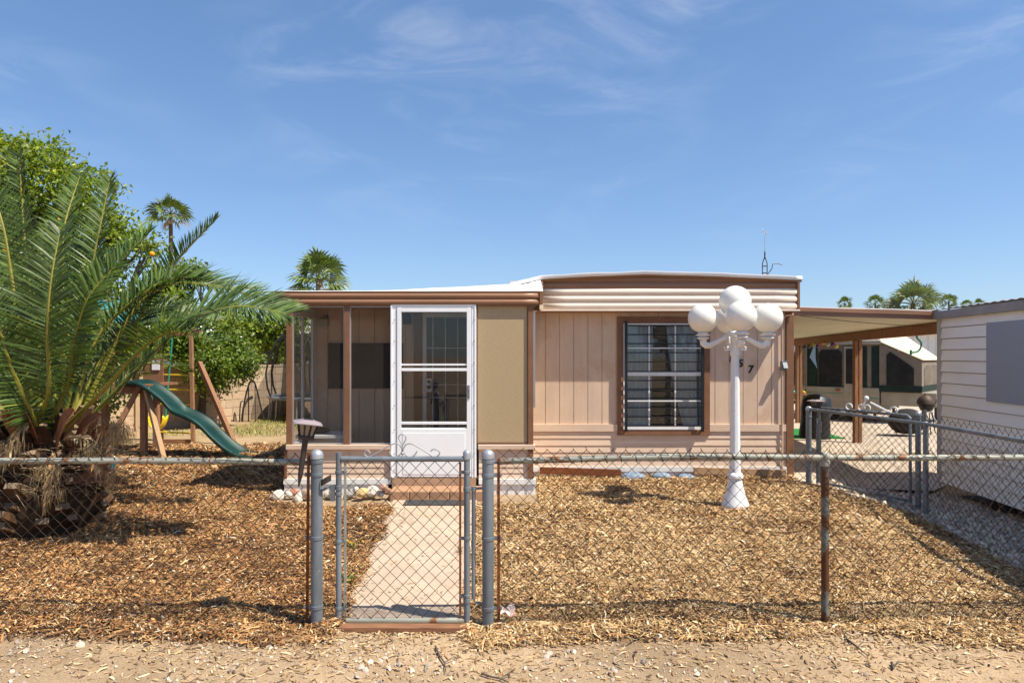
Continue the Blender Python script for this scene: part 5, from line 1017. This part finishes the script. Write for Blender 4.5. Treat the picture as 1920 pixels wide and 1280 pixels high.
# carport
bx = lambda y: 6.0+.133*(y-9.5); bz = lambda y: 2.05-.008*(y-9.5)
cp = thing('carport', 'open carport with brown fascia joined to the right side of the home', 'carport', (5, 12, .1))
f = MB(); P = []
for y in (8.96, 11, 14, 18): P.append([(3.64, y, 2.30), (5.0, y, 2.26), (bx(y)+.25, y, bz(y)+.16)])
f.grid(P); f.build('ceiling', UNDER, cp, solid=.012)
f = MB(); P = []
for y in (8.92, 11, 14, 18): P.append([(3.64, y, 2.375), (5.0, y, 2.345), (bx(y)+.25, y, 2.30)])
f.grid(P); f.build('roof', ROOFW, cp, solid=.012)
f = MB()
for za_, zb2, yy in ((0, .055, 8.90), (.055, .105, 8.885)):
    f.add([(3.60, yy, 2.268+za_), (6.2, yy, 2.19+za_), (6.2, yy, 2.19+zb2), (3.60, yy, 2.268+zb2), (3.60, yy+.05, 2.268+za_), (6.2, yy+.05, 2.19+za_), (6.2, yy+.05, 2.19+zb2), (3.60, yy+.05, 2.268+zb2)], [(3,2,1,0),(4,5,6,7),(0,1,5,4),(1,2,6,5),(2,3,7,6),(3,0,4,7)])
f.build('fascia', BROWNM, cp)
f = MB(); f.bar((bx(9.0), 9.0, bz(9.0)+.08), (bx(18), 18, bz(18)+.08), .10, .16); f.build('beam', WOOD, cp, bevel=.005)
for y in (12.7, 16.5):
    f = MB(); f.box(bx(y)-.07, bx(y)-.008, y-.05, y+.05, .05, bz(y)); f.box(bx(y)+.008, bx(y)+.07, y-.045, y+.045, .05, bz(y)); f.build('post', WOOD, cp, bevel=.005)
# hanging things on the carport beam
f = MB(); H = lambda px, py: W(px, py, 10.6); f.tube(spline([W(1742, 617, 10.3), H(1722, 621), H(1719, 632), H(1727, 642), H(1726, 652), H(1720, 659), H(1708, 661)], 24), .014, 7); f.tube([H(1708, 656), H(1708, 665)], .020, 6); tag(f.build('rope', GREENP, None, smooth=True), 'dark green rope dangling from the carport beam near the shed', 'rope')
f = MB(); f.grid([[W(1527, 645, 14.6), W(1529, 645, 14.6)], [W(1518, 669, 14.6), W(1529, 672, 14.62)], [W(1531, 688, 14.6), W(1532, 690, 14.6)]]); tag(f.build('blue_cloth', M('pale_blue_cloth', (.30,.45,.62), .9, var=.1), None, solid=.004), 'pale blue cloth hanging from the carport beam', 'cloth')
f = MB(); f.tube(spline([W(1500, 592, 9.3), W(1600, 603, 9.6), W(1700, 610, 9.8), W(1775, 613, 10.0)], 16), .004, 5); tag(f.build('cable', BLACK, None), 'thin dark cable running under the front edge of the carport roof', 'cable')
cols = ((1508, 650, (.05,.06,.05)), (1517, 649, (.12,.10,.08)), (1524, 646, (.35,.30,.03)), (1533, 648, (.12,.03,.20)), (1541, 644, (.5,.17,.04)), (1552, 646, (.40,.42,.40)), (1561, 645.5, (.14,.03,.24)), (1568, 649, (.60,.50,.10)))
labs = ('dark green ball ornament leftmost on the string under the carport beam', 'brown ball ornament second from the left under the carport beam', 'olive ball ornament above the blue cloth', 'left purple ball ornament beside the blue cloth', 'orange ball ornament under the carport beam', 'pale grey ball ornament between the orange and the right purple one', 'right purple ball ornament next to the yellow one', 'yellow ball ornament rightmost under the carport beam')
for (px, py, c), lab in zip(cols, labs):
    f = MB(); f.ball(W(px, py, 13.8), .042, 12, 8); tag(f.build('ball_ornament', M('ornament', c, .4, var=.05), None, smooth='all'), lab, 'ornament', 'ball ornaments strung along the carport beam')
f = MB(); f.tube([W(px, py-4, 13.8) for px, py, c in cols], .004, 4); tag(f.build('ornament_string', BLACK, None), 'thin string carrying coloured balls along the carport beam', 'string')
# pop-up camper
ca = Vector((7.62, 17.7, 0)); cdv = Vector((.74, -.67, 0)).normalized(); cn = Vector((-cdv.y, cdv.x, 0))   # long side and inward normal
cn = cn if cn.y > 0 else -cn
cm = thing('popup_camper', 'pop-up tent camper with tan canvas, dark windows and white lower body', 'camper', (8.6, 17.6, .12))
K = lambda u, v, z: ca+cdv*u+cn*v+Vector((0, 0, z))
def slab(mb, u0, u1, v0, v1, z0, z1):
    q = [K(u0, v0, 0), K(u1, v0, 0), K(u1, v1, 0), K(u0, v1, 0)]; mb.add([p+Vector((0,0,z0)) for p in q]+[p+Vector((0,0,z1)) for p in q], [(3,2,1,0),(4,5,6,7),(0,1,5,4),(1,2,6,5),(2,3,7,6),(3,0,4,7)])
UL = 1.72; UB = 2.62
f = MB(); slab(f, 0, UL, 0, 2.0, .38, .96); f.build('body', CAMPB, cm, bevel=.02)
f = MB(); slab(f, UL+.02, UB+.3, .05, 1.95, .55, .88); f.build('front_body', CAMPB, cm, bevel=.02)
f = MB(); slab(f, .02, UL-.02, .06, 1.94, .96, 2.02); f.build('canvas', CANVAS, cm)
f = MB(); slab(f, -.05, UL+.05, -.04, 2.04, 2.02, 2.12); f.build('roof', CAMPB, cm, bevel=.02)
f = MB(); slab(f, UL, UB, .02, 1.98, .88, .96); slab(f, -.75, 0, .02, 1.98, .88, .96); f.build('bed_platform', CAMPB, cm, bevel=.01)
# right bed tent
f = MB(); a, b, c, d = K(UL, .03, .96), K(UB, .03, .96), K(UB, 1.97, .96), K(UL, 1.97, .96); a2, b2, c2, d2 = K(UL, .03, 2.05), K(UB, .03, 1.62), K(UB, 1.97, 1.62), K(UL, 1.97, 2.05)
f.add([a, b, c, d, a2, b2, c2, d2], [(0,1,5,4), (1,2,6,5), (2,3,7,6)]); e, e2 = K(-.75, .03, .96), K(-.75, .03, 1.55); g, g2 = K(-.75, 1.97, .96), K(-.75, 1.97, 1.55); h1, h2 = K(.02, .03, .96), K(.02, .03, 2.03); i1, i2 = K(.02, 1.97, .96), K(.02, 1.97, 2.03)
f.add([h1, e, e2, h2, g, g2, i1, i2], [(0,1,2,3), (1,4,5,2), (4,6,7,5)]); f.build('bed_canvas', CANVAS, cm, solid=.01)
up = Vector((0,0,.02)); f = MB(); f.add([p+up for p in (a2, b2, c2, d2)]+[K(UL-.6, .9, 2.55), K(UL-.6, .9, 2.5)], [(0,1,2,3)]); f.add([p+up for p in (h2, e2, g2, i2)], [(0,1,2,3)])
f.add([K(UL, -.04, 2.10), K(UB+.04, -.02, 1.64), K(UB+.04, 2.02, 1.64), K(UL, 2.04, 2.36), K(UL, 1.0, 2.45)], [(0,1,2,3,4)]); f.build('bed_roof', CANVASR, cm, solid=.012)
def facequad(mb, u0, u1, z0, z1, v=-.0, z1b=None, rnd_=.08):
    pts = [K(u0, v, z0), K(u1, v, z0), K(u1, v, (z1b or z1)-rnd_), K(u1-rnd_, v, z1b or z1), K(u0+rnd_, v, z1), K(u0, v, z1-rnd_)]; mb.add(pts, [tuple(range(6))])
f = MB(); facequad(f, .30, .86, 1.02, 1.90, .045); o = f.build('tent_window', SEETHRU if False else DARKF, cm, solid=.008)
f = MB(); facequad(f, UL+.16, UB-.16, 1.04, 1.84, .012, 1.52); f.build('tent_window', DARKF, cm, solid=.008)
f = MB(); q = lambda v, z: K(UB+.008, v, z); f.add([q(.25, 1.04), q(1.75, 1.04), q(1.75, 1.45), q(1.5, 1.52), q(.5, 1.52), q(.25, 1.42)], [(0,1,2,3,4,5)]); f.build('tent_window', M('plastic_window', (.10,.09,.085), .25, var=.4, vs=4, spec=.6), cm, solid=.008)
f = MB(); facequad(f, -.66, -.08, 1.0, 1.5, .012, 1.85); f.build('tent_window', M('brown_window', (.07,.052,.042), .8, var=.2), cm, solid=.008)
f = MB(); facequad(f, .02, .28, .98, 1.98, .048, None, .02); facequad(f, 1.32, 1.44, .98, 1.98, .048, None, .02); facequad(f, .30, .86, .965, 1.05, .040, None, .01); facequad(f, UL, UB, .88, 1.03, .006, None, .01)
f.add([K(UB+.012, 0, .90), K(UB+.012, 2, .90), K(UB+.012, 2, 1.03), K(UB+.012, 0, 1.03)], [(0,1,2,3)]); facequad(f, UL-.18, UL-.02, .98, 1.98, .048, None, .02); f.build('dark_flap', CANVASG, cm, solid=.006)
f = MB(); slab(f, .93, 1.26, -.02, .0, .40, 1.98); dco = f.build('camper_door', CAMPB, cm, bevel=.008)
f = MB(); facequad(f, .975, 1.215, 1.05, 1.92, -.024, None, .01); f.build('door_screen', DARKF, dco, solid=.004)
f = MB(); slab(f, .02, .9, -.006, .0, .80, .815); slab(f, 1.3, UL, -.006, 0, .70, .72); slab(f, .72, .84, -.010, 0, .87, .93); f.build('body_stripe', GREENP, cm)
f = MB(); slab(f, .76, .82, -.012, 0, .86, .93); f.build('marker_light', M('red_lens', (.5,.03,.02), .3), cm)
for u in (.55, 1.18):
    f = MB(); c = K(u, .12, .34); f.tube([c-cn*.10, c+cn*.10], .24, 20); w_ = f.build('wheel', DARKF, cm, bevel=.02)
    f = MB(); f.tube([c-cn*.11, c-cn*.06], .13, 16); f.build('rim', ALU, w_)
f = MB(); f.tube([K(UB-.05, .1, .90), K(UB+.35, -.05, .12)], .018, 6); f.tube([K(UB-.15, .1, .90), K(UB+.22, -.05, .12)], .014, 6); f.build('bed_support', ALU, cm)
for u, v in ((.1, .1), (1.6, .1), (.1, 1.9), (1.6, 1.9), (2.6, .3), (2.6, 1.7)): f = MB(); a = K(u, v, .10); f.bar(a, a+Vector((0,0,.48)), .05); f.build('stabiliser', BLACK, cm)
# grills, mat, toys, shade tree trunk
gx = PX(1737, 14.2); gk = thing('kettle_grill', 'old kettle grill on thin legs in front of the camper bed', 'grill', (gx, 14.2, .126)); z = lambda py: PZ(py, 14.2)
f = MB(); f.lathe((gx, 14.2, 0), [(.04, z(772)), (.11, z(769)), (.155, z(760)), (.158, z(757))], 20); f.build('bowl', BLACK, gk, smooth=True)
f = MB(); f.lathe((gx-.02, 14.2, 0), [(.165, z(757)+.003), (.155, z(750)), (.10, z(743)), (.03, z(740)), (.02, z(737))], 20); f.build('lid', M('bronze_lid', (.07,.045,.03), .6, .2), gk, smooth=True)
f = MB()
for a in (0.3, 2.4, 4.5): f.tube([(gx+.15*math.cos(a), 14.2+.15*math.sin(a), z(772)), (gx+.24*math.cos(a), 14.2+.24*math.sin(a), .13)], .011, 6)
f.lathe((gx, 14.2, .30), [(.20, 0), (.20, .01)], 16); f.build('leg', BLACK, gk)
f = MB(); f.tube([(gx+.15, 14.2, z(757)), (gx+.22, 14.15, z(750)), (gx+.22, 14.25, z(750))], .012, 6); f.build('handle', BLACK, gk)
bxx = PX(1700, 13.8); f = MB(); f.ball((bxx, 13.8, .42), .36, 14, 10, (1.05,.7,.72), .03); tag(f.build('covered_box', DARKF, None, smooth='all'), 'low black covered lump left of the kettle grill', 'cover')
cx_ = PX(1529, 13.4); cg = MB(); P = []
for i in range(13):
    a = 2*math.pi*i/12; P.append([(cx_+r*(1+.10*math.sin(3*a+k))*math.cos(a), 13.4+r*.8*math.sin(a), zq) for k, (r, zq) in enumerate(((.30, .13), (.27, .5), (.30, .72), (.26, .90), (.12, .985), (.001, 1.0)))])
cg.grid(P); tag(cg.build('covered_grill', M('black_cover', (.012,.012,.014), .45, var=.3, vs=6, bmp=.3, bs=8), None, smooth='all'), 'grill under a shiny black cover beside the home corner', 'grill cover')
f = MB(); f.box(5.0, 6.5, 13.3, 15.0, .130, .145); tag(f.build('turf_mat', TURF, None), 'bright green turf mat under the carport beside the covered grill', 'mat')
tb = thing('toy_table', 'low wooden table with plastic toys seen past the home corner', 'table', (PX(1500, 20), 20, .1)); tx = PX(1500, 20)
f = MB(); f.box(tx-.4, tx+.45, 19.7, 20.3, PZ(741, 20), PZ(738, 20)); f.build('table_top', WOODX, tb)
for s in (-.36, .40):
    for t in (19.74, 20.26): f = MB(); f.bar((tx+s, t, .08), (tx+s, t, PZ(741, 20)), .05); f.build('leg', WOODX, tb)
for px, py, r, c, lab in ((1488, 735, .06, (.03,.45,.35), 'teal toy ball on the low table'), (1492, 729.5, .055, (.03,.25,.65), 'blue toy ball topmost on the low table'), (1495.5, 735, .05, (.6,.02,.02), 'red toy block on the low table'), (1507, 735.5, .05, (.75,.4,.02), 'orange yellow toy on the low table right of the post')):
    f = MB(); f.ball(W(px, py, 20), r, 12, 8); tag(f.build('toy', M('toy', c, .4, var=.05), None, smooth='all'), lab, 'toy', 'toys on the low table')
nt2 = thing('neighbour_trailer', 'white ribbed trailer home far behind the carport', 'trailer', (13, 27, 0))
f = MB(); f.box(10.2, 17, 26, 29.5, .3, 2.6)
for k in range(24): f.box(10.25+k*.28, 10.33+k*.28, 25.97, 26, .3, 2.6)
f.build('wall', WHITE, nt2)
f = MB(); f.extrude([(25.7, 2.6), (25.7, 2.7), (27.7, 2.95), (29.8, 2.7), (29.8, 2.6)], 10, 17.2); f.build('roof', ROOFW, nt2)
f = MB(); f.box(11.6, 12.4, 25.95, 25.99, 1.2, 1.9); f.build('window', DARK, nt2)
